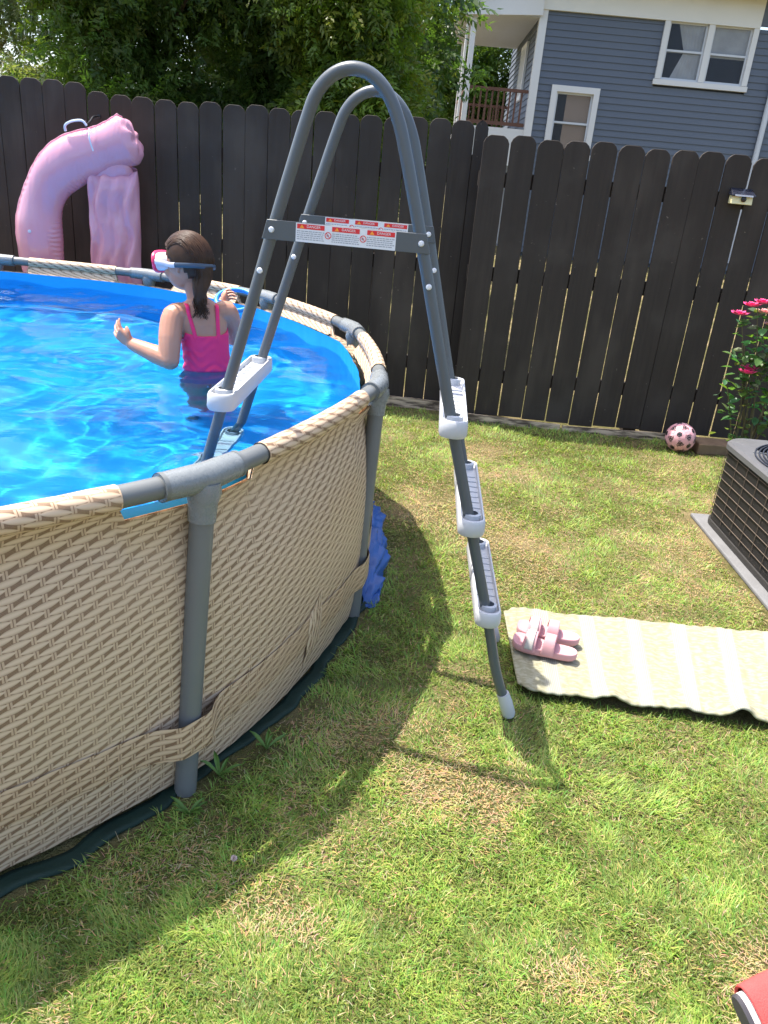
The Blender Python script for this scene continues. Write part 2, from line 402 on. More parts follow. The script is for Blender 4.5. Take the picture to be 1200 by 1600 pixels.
def wallprof(a, inner=False):
    r, d, tt = rimpoint(a); z1 = topz(d)
    bul = 0.034 * math.sin(math.pi * tt) ** 0.7
    prof = []
    for k in range(15):
        q = k / 14; z = 0.018 + (z1 - 0.018) * q
        bb = bul * math.sin(math.pi * min(1, 0.12 + q * 0.93)) - 0.035 * (q if q < .97 else .97) ** 6
        base = r - 0.012 + bb - (0.006 * (1 - q / 0.10) ** 2 if q < 0.10 else 0) + 0.014 * (1 - q)
        base += 0.005 * mnoise.noise((a * 0.16, z * 3.2, 1.7)) + 0.003 * mnoise.noise((a * 0.7, z * 2.0, 5.2))
        prof.append((base, z))
    prof[-1] = (r if z1 > RIM - 0.013 else r - 0.012, z1)
    return prof
profs = [wallprof(a) for a in list(angs) + [angs[0]]]
m = MB(); AA = list(angs) + [300.0]
m.grid(lambda i, j: pol(AA[i], profs[i][j][0], profs[i][j][1]), len(AA), 15, lambda i, j: (R_(AA[i]) * PR, profs[i][j][1]))
wall = m.build('wall', M['wicker'], pool, smooth=True, angle=180)
# inner face: a strip of the same print below the rail, then blue liner and floor
m = MB()
def inner(i, j):
    r, z = profs[i][14]; zz = [z, z - 0.03, 0.785][j]
    r13 = float(np.interp(zz, [p[1] for p in profs[i]], [p[0] for p in profs[i]]))
    return pol(AA[i], [r - 0.006, r13 - 0.012, r13 - 0.014][j], min(zz, z))
m.grid(inner, len(AA), 3, lambda i, j: (R_(AA[i]) * PR, [0.05, 0.02, -0.04][j]))
m.build('inner_band', M['wicker'], pool, smooth=True)
m = MB()
def lin(i, j):
    zz = [0.790, 0.76, 0.70, 0.5, 0.3, 0.12, 0.07, 0.045][j]; r = profs[i][13][0] - [0.034, 0.031, 0.028, 0.02, 0.02, 0.03, 0.06, 0.14][j]
    return pol(AA[i], r, zz)
m.grid(lin, len(AA), 8)
nf = len(m.v); ring = [pol(AA[i], profs[i][13][0] - 0.139, 0.0455) for i in range(0, len(AA) - 1, 4)]
k = len(m.v); m.add(ring + [Vector((PC.x, PC.y, 0.03))], [(i, (i + 1) % len(ring), len(ring)) for i in range(len(ring))])
lin_o = m.build('liner', M['liner'], pool, smooth=True)
# rails, sleeves, joints and legs
def rp(a, r_off=0.0, z=RIM): return pol(a, rimpoint(a)[0] + r_off, z)
for i in range(NJ):
    a0 = ANG[i]; a1 = ANG[(i + 1) % NJ] + (360 if i == NJ - 1 else 0)
    pts = [rp(a0 + (a1 - a0) * k / 14) for k in range(15)]
    rail = MB().tube(pts, 0.0255, 14).build('top_rail', M['grey_tube'], pool, smooth=True)
    s0, s1 = a0 + GAPD, a1 - GAPD
    pts = [rp(s0 + (s1 - s0) * k / 24) for k in range(25)]
    rr = [0.0290 + 0.0014 * mnoise.noise((s0 + k * .9, 2.2, 0)) for k in range(25)]
    MB().tube(pts, rr, 18, False, uvscale=1).build('sleeve', M['wicker'], rail, smooth=True, angle=180)
    # joint: elbow along the rail plus a socket down to the leg
    jp = [rp(a0 - 3.0), rp(a0 - 2.2), rp(a0 - 1.1), rp(a0 + 0.001), rp(a0 + 1.1), rp(a0 + 2.2), rp(a0 + 3.0)]
    jm = MB().tube(jp, [0.0325, 0.0335, 0.0345, 0.0350, 0.0345, 0.0335, 0.0325], 18)
    c = rp(a0); o = (Vector((math.cos(R_(a0)), math.sin(R_(a0)), 0)))
    foot = pol(a0, PR + 0.012, 0.0)
    if abs(a0 + 33.5) < .1: foot = Vector((-0.452, 1.545, 0))
    if abs(a0 + 5.2) < .1: foot = Vector((-0.085, 2.50, 0))
    ax = (c - foot).normalized()
    jm.tube([c - ax * 0.01, c - ax * 0.035, c - ax * 0.06, c - ax * 0.105], [0.038, 0.042, 0.0345, 0.0325], 18)
    joint = jm.build('joint', M['grey_joint'], pool, smooth=True)
    MB().tube([rp(a0 - 3.02), rp(a0 - 2.75)], 0.0337, 18, False).build('joint_lip', M['grey_tube'], joint, smooth=True)
    MB().tube([rp(a0 + 2.75), rp(a0 + 3.02)], 0.0337, 18, False).build('joint_lip', M['grey_tube'], joint, smooth=True)
    MB().tube([c - ax * 0.10, foot + Vector((0, 0, 0.4)) * 0 + ax * 0.3, foot], 0.0285, 14, up=o).build('leg', M['grey_tube'], pool, smooth=True)
# belt over the legs near the foot
m = MB(); BZ = (0.145, 0.16, 0.225, 0.245)
LEGS = []
def belt(i, j):
    wr = np.interp(BZ[j], [p[1] for p in profs[i]], [p[0] for p in profs[i]]); a = AA[i]; rr = wr + 0.004
    z = BZ[j] + 0.010 * math.sin(a * 0.23)
    for la_, lr in LEGS:
        d = abs((a - la_ + 180) % 360 - 180)
        if d < 5: rr = max(rr, wr + 0.004 + (lr + 0.031 - wr) * (1 if d < 0.9 else math.exp(-((d - 0.9) / 1.3) ** 2)))
    return pol(a, rr + (0.002 if 0 < j < 3 else 0), z)
for o_ in pool.children:
    if o_.name.startswith('leg'):
        vv = np.array([v.co[:] for v in o_.data.vertices])[-14:].mean(0); tp0 = np.array([v.co[:] for v in o_.data.vertices])[:14].mean(0)
        t_ = (0.17 - vv[2]) / (tp0[2] - vv[2]); p_ = vv + (tp0 - vv) * t_; LEGS.append((math.degrees(math.atan2(p_[1], p_[0])), math.hypot(p_[0], p_[1])))
m.grid(belt, len(AA), 4, lambda i, j: (R_(AA[i]) * PR + 0.013, BZ[j] * 1.0 + 0.007))
m.build('belt', M['wicker_belt'], pool, smooth=True, angle=180)
# repair patch of vertical weave low on the wall between two legs
m = MB()
def patch(i, j):
    a = -21.5 + i * 0.5; idx = int(round((a + 60) / 0.5)); z = 0.10 + 0.026 * j + 0.012 * (i - 2.5)
    wr = np.interp(z, [p[1] for p in profs[idx]], [p[0] for p in profs[idx]])
    edge = 1 if 0 < i < 5 and 0 < j < 7 else 0
    return pol(a, wr + 0.002 + 0.0055 * (1 if z < 0.24 else 0.4) * edge + (0.004 if 0.11 < z < 0.24 else 0), z)
m.grid(patch, 6, 8, lambda i, j: (0.03 * j, 0.0192 * i))
m.build('seam_patch', M['wicker'], pool, smooth=True, angle=180)

# water
n = 260
xs = np.linspace(-PR, PR, n); X, Yg = np.meshgrid(xs, xs, indexing='ij')
def waves(X, Y):
    z = np.zeros_like(X); r2 = np.random.default_rng(5)
    for k in range(46):
        lam = 0.10 * (1.09 ** (k * 0.55)) * r2.uniform(0.85, 1.2); th = r2.uniform(0, 2 * np.pi); A = (0.0012 + 0.0075 * min(lam, .3)) * lam * r2.uniform(0.6, 1.3)
        z += A * np.sin(2 * np.pi / lam * (X * np.cos(th) + Y * np.sin(th)) + r2.uniform(0, 7) + 1.2 * np.sin(X * 1.7 + k) + 1.1 * np.sin(Y * 1.3 - k))
    amp = 0.55 + 0.9 * vnoise(X, Y, 1.4, 3)
    z *= amp
    for (cx, cy_, A, lam) in ((-0.84 - PC.x, 3.22 - PC.y, 0.006, 0.13), (-0.50 - PC.x, 2.05 - PC.y, 0.004, 0.10), (-1.25 - PC.x, 3.15 - PC.y, 0.004, 0.11)):
        d = np.hypot(X - cx, Y - cy_); z += A * np.cos(2 * np.pi * d / lam) * np.exp(-d / 0.28)
    return z
Z = waves(X, Yg) + WATER_Z
V = np.stack([X + PC.x, Yg + PC.y, Z], -1).reshape(-1, 3)
idx = np.arange(n * n).reshape(n, n)
F = np.stack([idx[:-1, :-1], idx[1:, :-1], idx[1:, 1:], idx[:-1, 1:]], -1).reshape(-1, 4)
wall_r = np.array([np.interp(WATER_Z, [q[1] for q in pf], [q[0] for q in pf]) for pf in profs]); va = np.degrees(np.arctan2(V[:, 1] - PC.y, V[:, 0] - PC.x)); va = np.where(va < -60, va + 360, va)
vin = np.hypot(V[:, 0] - PC.x, V[:, 1] - PC.y) < np.interp(va, AA, wall_r) - 0.003; keep = vin[F].all(1)
# trim to the liner: keep faces inside, clamp the outermost ring to the liner radius
F = F[keep]; used = np.unique(F); mp = -np.ones(len(V), int); mp[used] = np.arange(len(used)); V = V[used]; F = mp[F]
water = npmesh('pool_water', V, [F], M['water'], smooth=True); meta(water, kind='structure')

# green ground sheet edge round the pool foot and a blue tarpaulin corner
m = MB()
def sheet(i, j):
    a = -62 + i * 0.5; wob = 0.035 * mnoise.noise((a * 0.12, 1.3, 0.2)) + 0.02 * mnoise.noise((a * 0.5, 3.3, 0.2))
    wide = 0.012 + 0.040 * max(0, min(1, (-42 - a) / 12)) 
    ed_ = 2.20 + wide + wob; rr = [ed_ - .045, ed_ - .030, ed_ - .012, ed_, ed_ + .010][j]
    zz = [0.003, 0.006, 0.007, 0.010 + 0.010 * mnoise.noise((a * 0.4, 0, 7)), 0.004][j] + 0.005 * mnoise.noise((a * 0.8, j, 2))
    return pol(a, rr, max(zz, 0.004))
m.grid(sheet, 330, 5)
meta(m.build('ground_sheet', simple('dark_green_groundsheet', (0.005, 0.022, 0.014), 0.7, 0.4, 0.3, 12, 0.3, 60), smooth=True, angle=180, solid=0.002), 'dark green plastic ground sheet edge showing under the pool wall', 'ground sheet')
m = MB()
def tarp(i, j):
    u, v = i / 23, j / 19
    b = Vector((-0.075, 3.30, 0)).lerp(Vector((-0.055, 2.56, 0)), u)
    hh = 0.20 * (math.sin(math.pi * min(1, u * 0.9 + 0.14)) ** 0.6) * (1 - 0.35 * u)
    ang = v * math.pi * 0.95
    wd = 0.045 + 0.035 * math.sin(math.pi * u) + 0.03 * mnoise.noise((u * 5, 0, 1))
    x = b.x + wd * math.sin(ang * 0.62) * 1.1
    z = hh * math.cos(ang * 0.5) + 0.006
    nn = 0.030 * mnoise.noise((u * 9, v * 5, 3)) + 0.022 * abs(mnoise.noise((u * 13, v * 5, 8))) - 0.008 + 0.006 * abs(mnoise.noise((u * 30, v * 14, 2)))
    return Vector((x + nn, b.y + 0.5 * nn, max(0.006, z + 0.6 * nn)))
m.grid(lambda i, j: tarp(i / 2, j / 2), 47, 39)
meta(m.build('blue_tarpaulin', simple('blue_tarpaulin_plastic', (0.028, 0.10, 0.33), 0.4, 0.5, 0.2, 10, 0.4, 30), smooth=True, angle=28, solid=0.002), 'crumpled blue tarpaulin bunched on the grass behind a pool leg', 'tarpaulin')

# ------------------------------------------------------------------ ladder
D = Vector((0.437, 1.969, 0)); LL = Vector((0.06, 0.9982, 0)); LE = Vector((0.9982, -0.06, 0)); LW = 0.43
lad = empty('pool_ladder', D, 'tall grey A-frame ladder with white steps straddling the pool rim', 'ladder')
def L3(u, off, z): return D + LE * (u + max(0, off) / LW * (0.0205 * z - 0.028)) + LL * off + Vector((0, 0, z))
railuz = [(0.0, 0.035), (-0.022, 0.085), (-0.048, 0.15), (-0.068, 0.215), (-0.088, 0.29), (-0.12, 0.40), (-0.28, 0.932), (-0.405, 1.37), (-0.463, 1.565), (-0.487, 1.635), (-0.518, 1.690), (-0.56, 1.725), (-0.605, 1.733), (-0.648, 1.716), (-0.682, 1.677), (-0.704, 1.617), (-0.73, 1.53), (-0.775, 1.375), (-0.87, 1.03), (-1.02, 0.48), (-1.135, 0.055)]
def uout(z): return np.interp(z, [p[1] for p in railuz[:10]], [p[0] for p in railuz[:10]])
def uin(z): return -0.775 - (1.375 - z) * 0.273
for off in (0.0, LW):
    rail = MB().tube(catmull([L3(u, off, z) for u, z in railuz], 5), 0.0155, 16, up=LL).build('rail', M['ladder_tube'], lad, smooth=True, angle=60)
    MB().tube([L3(-0.022, off, 0.09), L3(-0.010, off, 0.062), L3(0.006, off, 0.020), L3(0.008, off, 0.012)], [0.0190, 0.0210, 0.0210, 0.018], 20).build('foot_cap', M['white_plastic'], rail, smooth=True)
    MB().tube([L3(-1.118, off, 0.115), L3(-1.138, off, 0.05)], 0.026, 16).build('foot_cap', M['white_plastic'], rail, smooth=True)
def step(u, z, tilt=0.0):
    m = MB(); Wd = 0.038; out = []
    for k in range(10): a = math.pi * k / 9; out.append((Wd * math.cos(a) * (1 if abs(math.cos(a)) < .8 else 1), -0.035 - 0.026 * math.sin(a) ** 0.8))
    out = [(Wd, LW + 0.02), (Wd, -0.03)] + [(Wd * math.cos(a), -0.03 - 0.030 * math.sin(a)) for a in [math.pi * k / 8 for k in range(1, 8)]] + [(-Wd, -0.03), (-Wd, LW + 0.02)] + [(-Wd * math.cos(a), LW + 0.02 + 0.030 * math.sin(a)) for a in [math.pi * k / 8 for k in range(1, 8)]]
    n = len(out); lv = [(0.93, 0.0), (1.0, 0.010), (0.97, 0.040), (0.91, 0.046), (0.80, 0.046), (0.76, 0.032)]
    vs = []
    for sc, zz in lv:
        for x, y in out:
            cy0 = LW / 2; yy = cy0 + (y - cy0) * (1 - (1 - sc) * 0.25)
            vs.append(L3(u + x * sc, yy, z + zz))
    fs = [(i * n + j, i * n + (j + 1) % n, (i + 1) * n + (j + 1) % n, (i + 1) * n + j) for i in range(len(lv) - 1) for j in range(n)]
    fs += [tuple(range(n - 1, -1, -1)), tuple((len(lv) - 1) * n + j for j in range(n))]
    m.add(vs, fs); s = m.build('step', M['white_plastic'], lad, smooth=True, angle=35)
    for off in (0.0, LW):       # raised collar where the rail passes through
        MB().lathe([(0.0160, 0.030), (0.0245, 0.030), (0.024, 0.050), (0.0160, 0.052)], L3(u, off, z), 18, None, False).build('collar', M['white_plastic'], s, smooth=True)
    for k in range(7):          # tread ribs
        p = L3(u, LW * (0.2 + 0.1 * k), z + 0.0325); MB().box(p, (0.054, 0.010, 0.005), Matrix.Rotation(-0.06, 3, 'Z')).build('tread_rib', M['white_plastic'], s)
for z in (0.345, 0.625, 0.900): step(uout(z + 0.03) + 0.006, z)
for z in (0.905, 0.61, 0.32): step(uin(z + 0.03) - 0.004, z)
# guard plates with warning stickers
Mst = {'white': simple('sticker_white', (0.72, 0.73, 0.75), 0.5, 0.3, 0.05), 'red': simple('sticker_red', (0.70, 0.03, 0.035), 0.45, 0.4, 0.05), 'orange': simple('sticker_orange', (0.9, 0.32, 0.04), 0.45), 'grey': simple('sticker_text_grey', (0.30, 0.32, 0.36), 0.6)}
def text_mesh(name, body, size, mat, mw, parent):
    cu = bpy.data.curves.new('t', 'FONT'); cu.body = body; cu.size = size; cu.align_x = 'CENTER'; cu.align_y = 'CENTER'
    to = bpy.data.objects.new('t', cu); COL.objects.link(to); dg = bpy.context.evaluated_depsgraph_get()
    me = bpy.data.meshes.new_from_object(to.evaluated_get(dg)); bpy.data.objects.remove(to)
    o0 = org(parent); me.transform(Matrix.Translation(-o0) @ mw); me.materials.append(mat)
    o = bpy.data.objects.new(name, me); COL.objects.link(o); o.parent = parent; ORG[o.name] = o0.copy(); return o
for off, sgn in ((-0.0180, -1), (LW - 0.0180, -1)):
    z0, hh = 1.372, 0.023; ua, ub = -0.800, -0.382
    pl = MB().hexa([L3(ua, off, z0 - hh), L3(ub, off, z0 - hh), L3(ub, off + .004, z0 - hh), L3(ua, off + .004, z0 - hh), L3(ua + .012, off, z0 + hh), L3(ub - .012, off, z0 + hh), L3(ub - .012, off + .004, z0 + hh), L3(ua + .012, off + .004, z0 + hh)]).build('guard_plate', M['ladder_tube'], lad, bevel=0.001, seg=1)
    s0, s1 = -0.715, -0.468
    q = off - 0.0008
    stk = MB().hexa([L3(s0, q, z0 - .022), L3(s1, q, z0 - .022), L3(s1, q + .0006, z0 - .022), L3(s0, q + .0006, z0 - .022), L3(s0, q, z0 + .0215), L3(s1, q, z0 + .0215), L3(s1, q + .0006, z0 + .0215), L3(s0, q + .0006, z0 + .0215)]).build('warning_sticker', Mst['white'], lad)
    R3 = Matrix((LE, Vector((0, 0, 1)), -LL)).transposed().to_4x4()
    for k in range(3):
        xa = s0 + 0.003 + k * 0.0865; xb = xa + 0.068; yy = q - 0.0006
        def rect(xa, xb, za, zb, nm, mat, yy=yy):
            MB().add([L3(xa, yy, za), L3(xb, yy, za), L3(xb, yy, zb), L3(xa, yy, zb)], [(0, 1, 2, 3)]).build(nm, mat, stk)
        rect(xa, xb, z0 + 0.0085, z0 + 0.0195, 'red_header', Mst['red'])
        MB().add([L3(xa + .006, yy - .0004, z0 + .0098), L3(xa + .018, yy - .0004, z0 + .0098), L3(xa + .012, yy - .0004, z0 + .0186)], [(0, 1, 2)]).build('warning_triangle', Mst['orange'], stk)
        text_mesh('lettering', 'DANGER', 0.0085, Mst['white'], Matrix.Translation(L3(xa + 0.041, yy - .0005, z0 + 0.0142)) @ R3, stk)
        tx = MB()
        for r in range(5):
            x = xa
            while x < xb - 0.004:
                wl = random.uniform(0.003, 0.009); zz = z0 + 0.004 - r * 0.0046
                tx.add([L3(x, yy, zz - .0018), L3(min(x + wl, xb), yy, zz - .0018), L3(min(x + wl, xb), yy, zz), L3(x, yy, zz)], [(0, 1, 2, 3)]); x += wl + 0.0016
        tx.build('small_print', Mst['grey'], stk)['kind'] = 'stuff'
        if k < 2:
            cx = xb + 0.0093; ringv = []
            for j in range(20): a = 2 * math.pi * j / 20; ringv += [L3(cx + .0082 * math.cos(a), yy, z0 - 0.002 + .0082 * math.sin(a)), L3(cx + .0064 * math.cos(a), yy, z0 - 0.002 + .0064 * math.sin(a))]
            rg = MB().add(ringv, [(2 * j, (2 * j + 2) % 40, (2 * j + 3) % 40, 2 * j + 1) for j in range(20)])
            rg.add([L3(cx - .005, yy - .0002, z0 + .0028), L3(cx - .0038, yy - .0002, z0 + .0036), L3(cx + .005, yy - .0002, z0 - .0068), L3(cx + .0038, yy - .0002, z0 - .0076)], [(0, 1, 2, 3)])
            rg.build('prohibition_sign', Mst['red'], stk)
            MB().ball(L3(cx - .001, yy + .0002, z0 - .002), (.003, .0004, .003), 8, 5).build('pictogram', Mst['grey'], stk)
    for u, z in ((uin(1.372), 1.372), (uout(1.372) - 0.0, 1.372), (uin(1.27), 1.272), (uout(1.27), 1.272)):
        o2 = off - 0.001 if z > 1.3 else off + 0.002
        MB().lathe([(.0001, .005), (.005, .004), (.0075, 0), (.0075, -.003), (.0001, -.003)], L3(u, o2, z), 12, Matrix.Rotation(R_(90), 3, 'X')).build('bolt', M['bolt'], lad, smooth=True)

# ------------------------------------------------------------------ pink float against the fence
fl = empty('inflatable_lounger', (-2.1, 5.3, 0), 'pink inflatable pool lounger propped upright against the fence behind the pool', 'pool float')
def pinkmat():
    t = NT('pink_vinyl', 0.14, 0.6); a = t.noise(3, 4); t.color(t.mix(a, (0.58, 0.27, 0.36), (0.66, 0.335, 0.42)))
    t.b.inputs['Subsurface Weight'].default_value = 0.15; t.b.inputs['Subsurface Radius'].default_value = (0.05, 0.025, 0.025)
    uv = t.n('ShaderNodeUVMap'); s_ = t.n('ShaderNodeSeparateXYZ'); t.l(uv.outputs[0], s_.inputs[0])
    wb = t.noise(6, 2, uv.outputs[0]); pk_ = t.mt('SINE', t.mt('ADD', t.mt('MULTIPLY', s_.outputs[0], 190.0), t.mt('MULTIPLY', wb, 9.0)))
    v_ = t.mt('ABSOLUTE', t.mt('SUBTRACT', t.mt('FRACT', t.mt('ADD', t.mt('DIVIDE', s_.outputs[1], 0.892), 0.5)), 0.5))      # 0 at the outer weld, .5 at the inner one
    edge = t.mt('MAXIMUM', t.ss(v_, 0.10, 0.01), t.ss(v_, 0.40, 0.49))
    h = t.mt('ADD', t.mt('MULTIPLY', t.mt('MULTIPLY', pk_, edge), 0.35), t.noise(7, 2, stretch=(1.8, 1, 0.4)))
    t.bump(h, 0.3, 0.03); return t.m
M['pink_vinyl'] = pinkmat()
FY = 5.33
path = catmull([(-2.20, FY, 0.14), (-2.36, FY, 0.30), (-2.42, FY, 0.60), (-2.445, FY, 0.95), (-2.42, FY, 1.16), (-2.33, FY, 1.34), (-2.18, FY, 1.465), (-1.99, FY, 1.545), (-1.85, FY, 1.60), (-1.775, FY, 1.635)], 7)
rad = [0.142 + 0.010 * math.sin(i * 0.35) for i in range(len(path))]
for i in range(5): rad[-1 - i] = [0.070, 0.105, 0.118, 0.128, 0.138][i]
rad[0] = 0.08; rad[1] = 0.12
m = MB().tube(path, rad, 28, True, (1.0, 0.72), up=(0, 0, 1), uvscale=1)
for i, v in enumerate(m.v):        # seam crimps and soft creases
    a = i % 28; s = i // 28; q = mnoise.noise((v[0] * 9, v[2] * 9, 1)) * 0.003
    if s > len(path) - 5: q += 0.010 * math.cos(a / 28 * 2 * math.pi * 7)
    m.v[i] = (v[0] + q, v[1] + 0.7 * q, v[2] + q)
tube_o = m.build('arch_tube', M['pink_vinyl'], fl, smooth=True, angle=180, subd=1)
m = MB()
def colm(i, j):
    u, v = i / 40, j / 31; z = 0.10 + 1.345 * v + 0.02 * math.sin(u * 6)
    a = 2 * math.pi * u; xx = -1.945 + 0.016 * math.sin(v * 9) * 0.4 + 0.165 * math.copysign(abs(math.cos(a)) ** 0.75, math.cos(a)) + 0.02 * (1 - v)
    rib = 0.024 * math.cos(xx * 66 + 1.6 * math.sin(z * 17)) + 0.010 * mnoise.noise((xx * 14, z * 8, 2))
    end = min(1, (1 - v) / 0.05, v / 0.05) ** 0.5 * 0.93 + 0.07
    yy = FY + 0.02 - 0.01 + (0.075 + rib) * math.copysign(abs(math.sin(a)) ** 0.8, math.sin(a)) * end
    return Vector((xx, yy, z))
m.grid(colm, 41, 32); m.build('ribbed_backrest', M['pink_vinyl'], fl, smooth=True, angle=180)
m = MB().tube(catmull([(-2.07, FY + .02, 1.40), (-1.95, FY + .01, 1.445), (-1.84, FY + .01, 1.50)], 6), [0.06, 0.07, 0.08, 0.085, 0.09, 0.09, 0.095, 0.1, 0.1, 0.1, 0.1, 0.09, 0.08], 18, True, (1, 0.6))
m.build('connecting_fold', M['pink_vinyl'], fl, smooth=True, angle=180)
pts = []
for i in range(3, len(path) - 3):
    t_ = (path[i + 1] - path[i - 1]).normalized(); nrm = Vector((t_.z, 0, -t_.x)); nrm = -nrm if nrm.x > 0 and i < 30 else nrm
    if nrm.z < -0.2 or nrm.x > 0.3: nrm = -nrm
    pts.append(path[i] + nrm * (rad[i] + 0.004))
m = MB()
for i in range(len(pts)): 
    a = pts[i]; d = (a - path[i + 3]).normalized() * (0.005 + 0.0018 * math.sin(i * 2.1)); pts[i] = (a - d * 0.8, a + d)
m.add([p for ab in pts for p in ab], [(2 * i, 2 * i + 1, 2 * i + 3, 2 * i + 2) for i in range(len(pts) - 1)])
m.build('weld_seam', M['pink_vinyl'], fl, smooth=True, solid=0.002)
clear = NT('clear_vinyl', 0.12, 0.6); clear.color((0.62, 0.72, 0.85)); clear.b.inputs['Alpha'].default_value = 0.85; M['clear'] = clear.m
MB().tube(catmull([(-2.20, FY - .05, 1.632), (-2.195, FY - .06, 1.665), (-2.15, FY - .06, 1.69), (-2.09, FY - .06, 1.698), (-2.065, FY - .05, 1.672)], 5), 0.0075, 8, True, (1, 1.6)).build('grab_handle', M['clear'], fl, smooth=True)
MB().lathe([(.0001, .014), (.010, .013), (.012, 0), (.018, -.002), (.0001, -.004)], (-2.46, FY - .098, 1.02), 14, Matrix.Rotation(R_(90), 3, 'X')).build('valve', M['clear'], fl, smooth=True)
MB().tube(catmull([(-2.03, FY - .10, 1.655), (-2.02, FY - .135, 1.60), (-2.0, FY - .135, 1.53)], 5), 0.005, 8).build('loop_cord', M['clear'], fl, smooth=True)
hk = MB().tube(catmull([(-2.11, yL(-2.1) - .002, 1.745), (-2.11, yL(-2.1) - .10, 1.735), (-2.11, yL(-2.1) - .17, 1.70), (-2.10, yL(-2.1) - .27, 1.675), (-2.09, yL(-2.1) - .29, 1.70)], 5), 0.006, 8)
hk.lathe([(.0001, 0), (.012, 0), (.012, .01), (.0001, .012)], (-2.11, yL(-2.1) - .002, 1.745), 12, Matrix.Rotation(R_(90), 3, 'X'))
meta(hk.build('wall_hook', simple('black_hook', (0.02, 0.02, 0.022), 0.35, 0.5), smooth=True), 'black metal hook on the fence holding the pink lounger handle', 'hook')

# ------------------------------------------------------------------ air conditioner, pad
pad = MB(); pad.prism([(1.625, 2.76), (2.75, 2.76), (2.75, 3.86), (1.635, 3.84)], 0.02, Matrix.Identity(4))
meta(pad.build('concrete_pad', simple('grey_concrete', (0.17, 0.17, 0.172), 0.9, 0.2, 0.2, 14, 0.5, 90), bevel=0.006), 'thin grey concrete pad under the air conditioner', 'concrete pad')
ac = empty('air_conditioner', (2.15, 3.32, 0.02), 'dark air conditioner unit with wire guard and round fan grille on top', 'air conditioner')
X0, X1, Y0, Y1, RC = 1.685, 2.62, 2.86, 3.80, 0.11
def rrect(x0, x1, y0, y1, r, n=8):
    o = []
    for cx, cy_, a0 in ((x1 - r, y1 - r, 0), (x0 + r, y1 - r, 90), (x0 + r, y0 + r, 180), (x1 - r, y0 + r, 270)):
        for k in range(n + 1): a = R_(a0 + 90 * k / n); o.append((cx + r * math.cos(a), cy_ + r * math.sin(a)))
    return o
def coilmat():
    t = NT('dark_coil_fins', 0.6, 0.4); a = t.noise(5, 6); b = t.n('ShaderNodeTexWave', bands_direction='Z', Scale=90.0); t.l(t.coord(), b.inputs['Vector'])
    c = t.mix(t.ss(a, 0.45, 0.75), (0.005, 0.0046, 0.0046), (0.016, 0.013, 0.011)); c = t.mix(t.mt('MULTIPLY', b.outputs[1], 0.5), c, (0.009, 0.0085, 0.008))
    d = t.noise(70, 3); c = t.mix(t.ss(d, 0.66, 0.74), c, (0.09, 0.07, 0.055)); t.color(c); t.bump(b.outputs[1], 0.5, 0.004); return t.m
MB().prism(rrect(X0 + .002, X1 - .002, Y0 + .002, Y1 - .002, RC), 0.39, Matrix.Translation((0, 0, 0.04))).build('coil', coilmat(), ac, smooth=True)
dk = simple('brown_black_wire', (0.115, 0.088, 0.068), 0.6, 0.3, 0.4, 25)
tp = simple('dusty_grey_top_panel', (0.10, 0.10, 0.105), 0.45, 0.5, 0.15, 7, 0.1, 60)
MB().prism(rrect(X0 - .006, X1 + .006, Y0 - .006, Y1 + .006, RC + .006), 0.03, Matrix.Translation((0, 0, 0.02))).build('base_pan', simple('black_base_pan', (0.03, 0.028, 0.027), 0.5), ac, bevel=0.004)
cyl = Vector((2.082, 3.400)); RF = 0.380
lid = MB(); oo = rrect(X0 - .012, X1 + .012, Y0 - .012, Y1 + .012, RC + .012, 12); N = len(oo)
inner_ = []
for (x, y) in oo: d = Vector((x, y)) - cyl; d = d.normalized() * RF; inner_.append((cyl.x + d.x, cyl.y + d.y))
vs = [(x, y, .428) for x, y in oo] + [(x, y, .452) for x, y in oo] + [(cyl.x + (x - cyl.x) * .975, cyl.y + (y - cyl.y) * .975, .463) for x, y in oo] + [(x, y, .466) for x, y in inner_] + [(x, y, .435) for x, y in inner_]
fs = [(r * N + j, r * N + (j + 1) % N, (r + 1) * N + (j + 1) % N, (r + 1) * N + j) for r in range(4) for j in range(N)]
lid.add(vs, fs); lid_o = lid.build('top_panel', tp, ac, smooth=True)
MB().lathe([(0.375, .30), (0.375, .44)], (cyl.x, cyl.y, 0), 40, None, False).build('fan_shroud', M['dark_room'], ac, smooth=True)
for k in range(19):
    r = 0.06 + 0.0174 * k; z = 0.466 + 0.022 * math.cos(r / 0.39 * math.pi / 2) ** 0.8
    MB().tube([(cyl.x + r * math.cos(a), cyl.y + r * math.sin(a), z) for a in [2 * math.pi * j / 48 for j in range(49)]], 0.0038, 6, False).build('grille_ring', M['dark_room'], lid_o, smooth=True)
for k in range(10):
    a = 2 * math.pi * k / 10 + .2
    MB().tube([(cyl.x + r * math.cos(a), cyl.y + r * math.sin(a), 0.463 + 0.022 * math.cos(r / 0.39 * math.pi / 2) ** 0.8) for r in (0.05, .13, .22, .30, .382)], 0.003, 6).build('grille_spoke', M['ladder_tube'], lid_o, smooth=True)
m = MB().lathe([(.0001, .44), (.055, .44), (.06, .47), (.05, .488), (.0001, .49)], (cyl.x, cyl.y, 0), 20); m.build('fan_hub', tp, ac, smooth=True)
for k in range(4):
    a = k * math.pi / 2; bl = MB()
    bl.grid(lambda i, j: Vector((cyl.x, cyl.y, 0)) + Vector((math.cos(a + (j - 2) * .12) * (.06 + .07 * i), math.sin(a + (j - 2) * .12) * (.06 + .07 * i), .39 + .012 * (j - 2))), 5, 5)
    bl.build('fan_blade', M['dark_room'], ac, smooth=True, solid=.003)
per = rrect(X0 - .003, X1 + .003, Y0 - .003, Y1 + .003, RC + .003, 10); per.append(per[0])
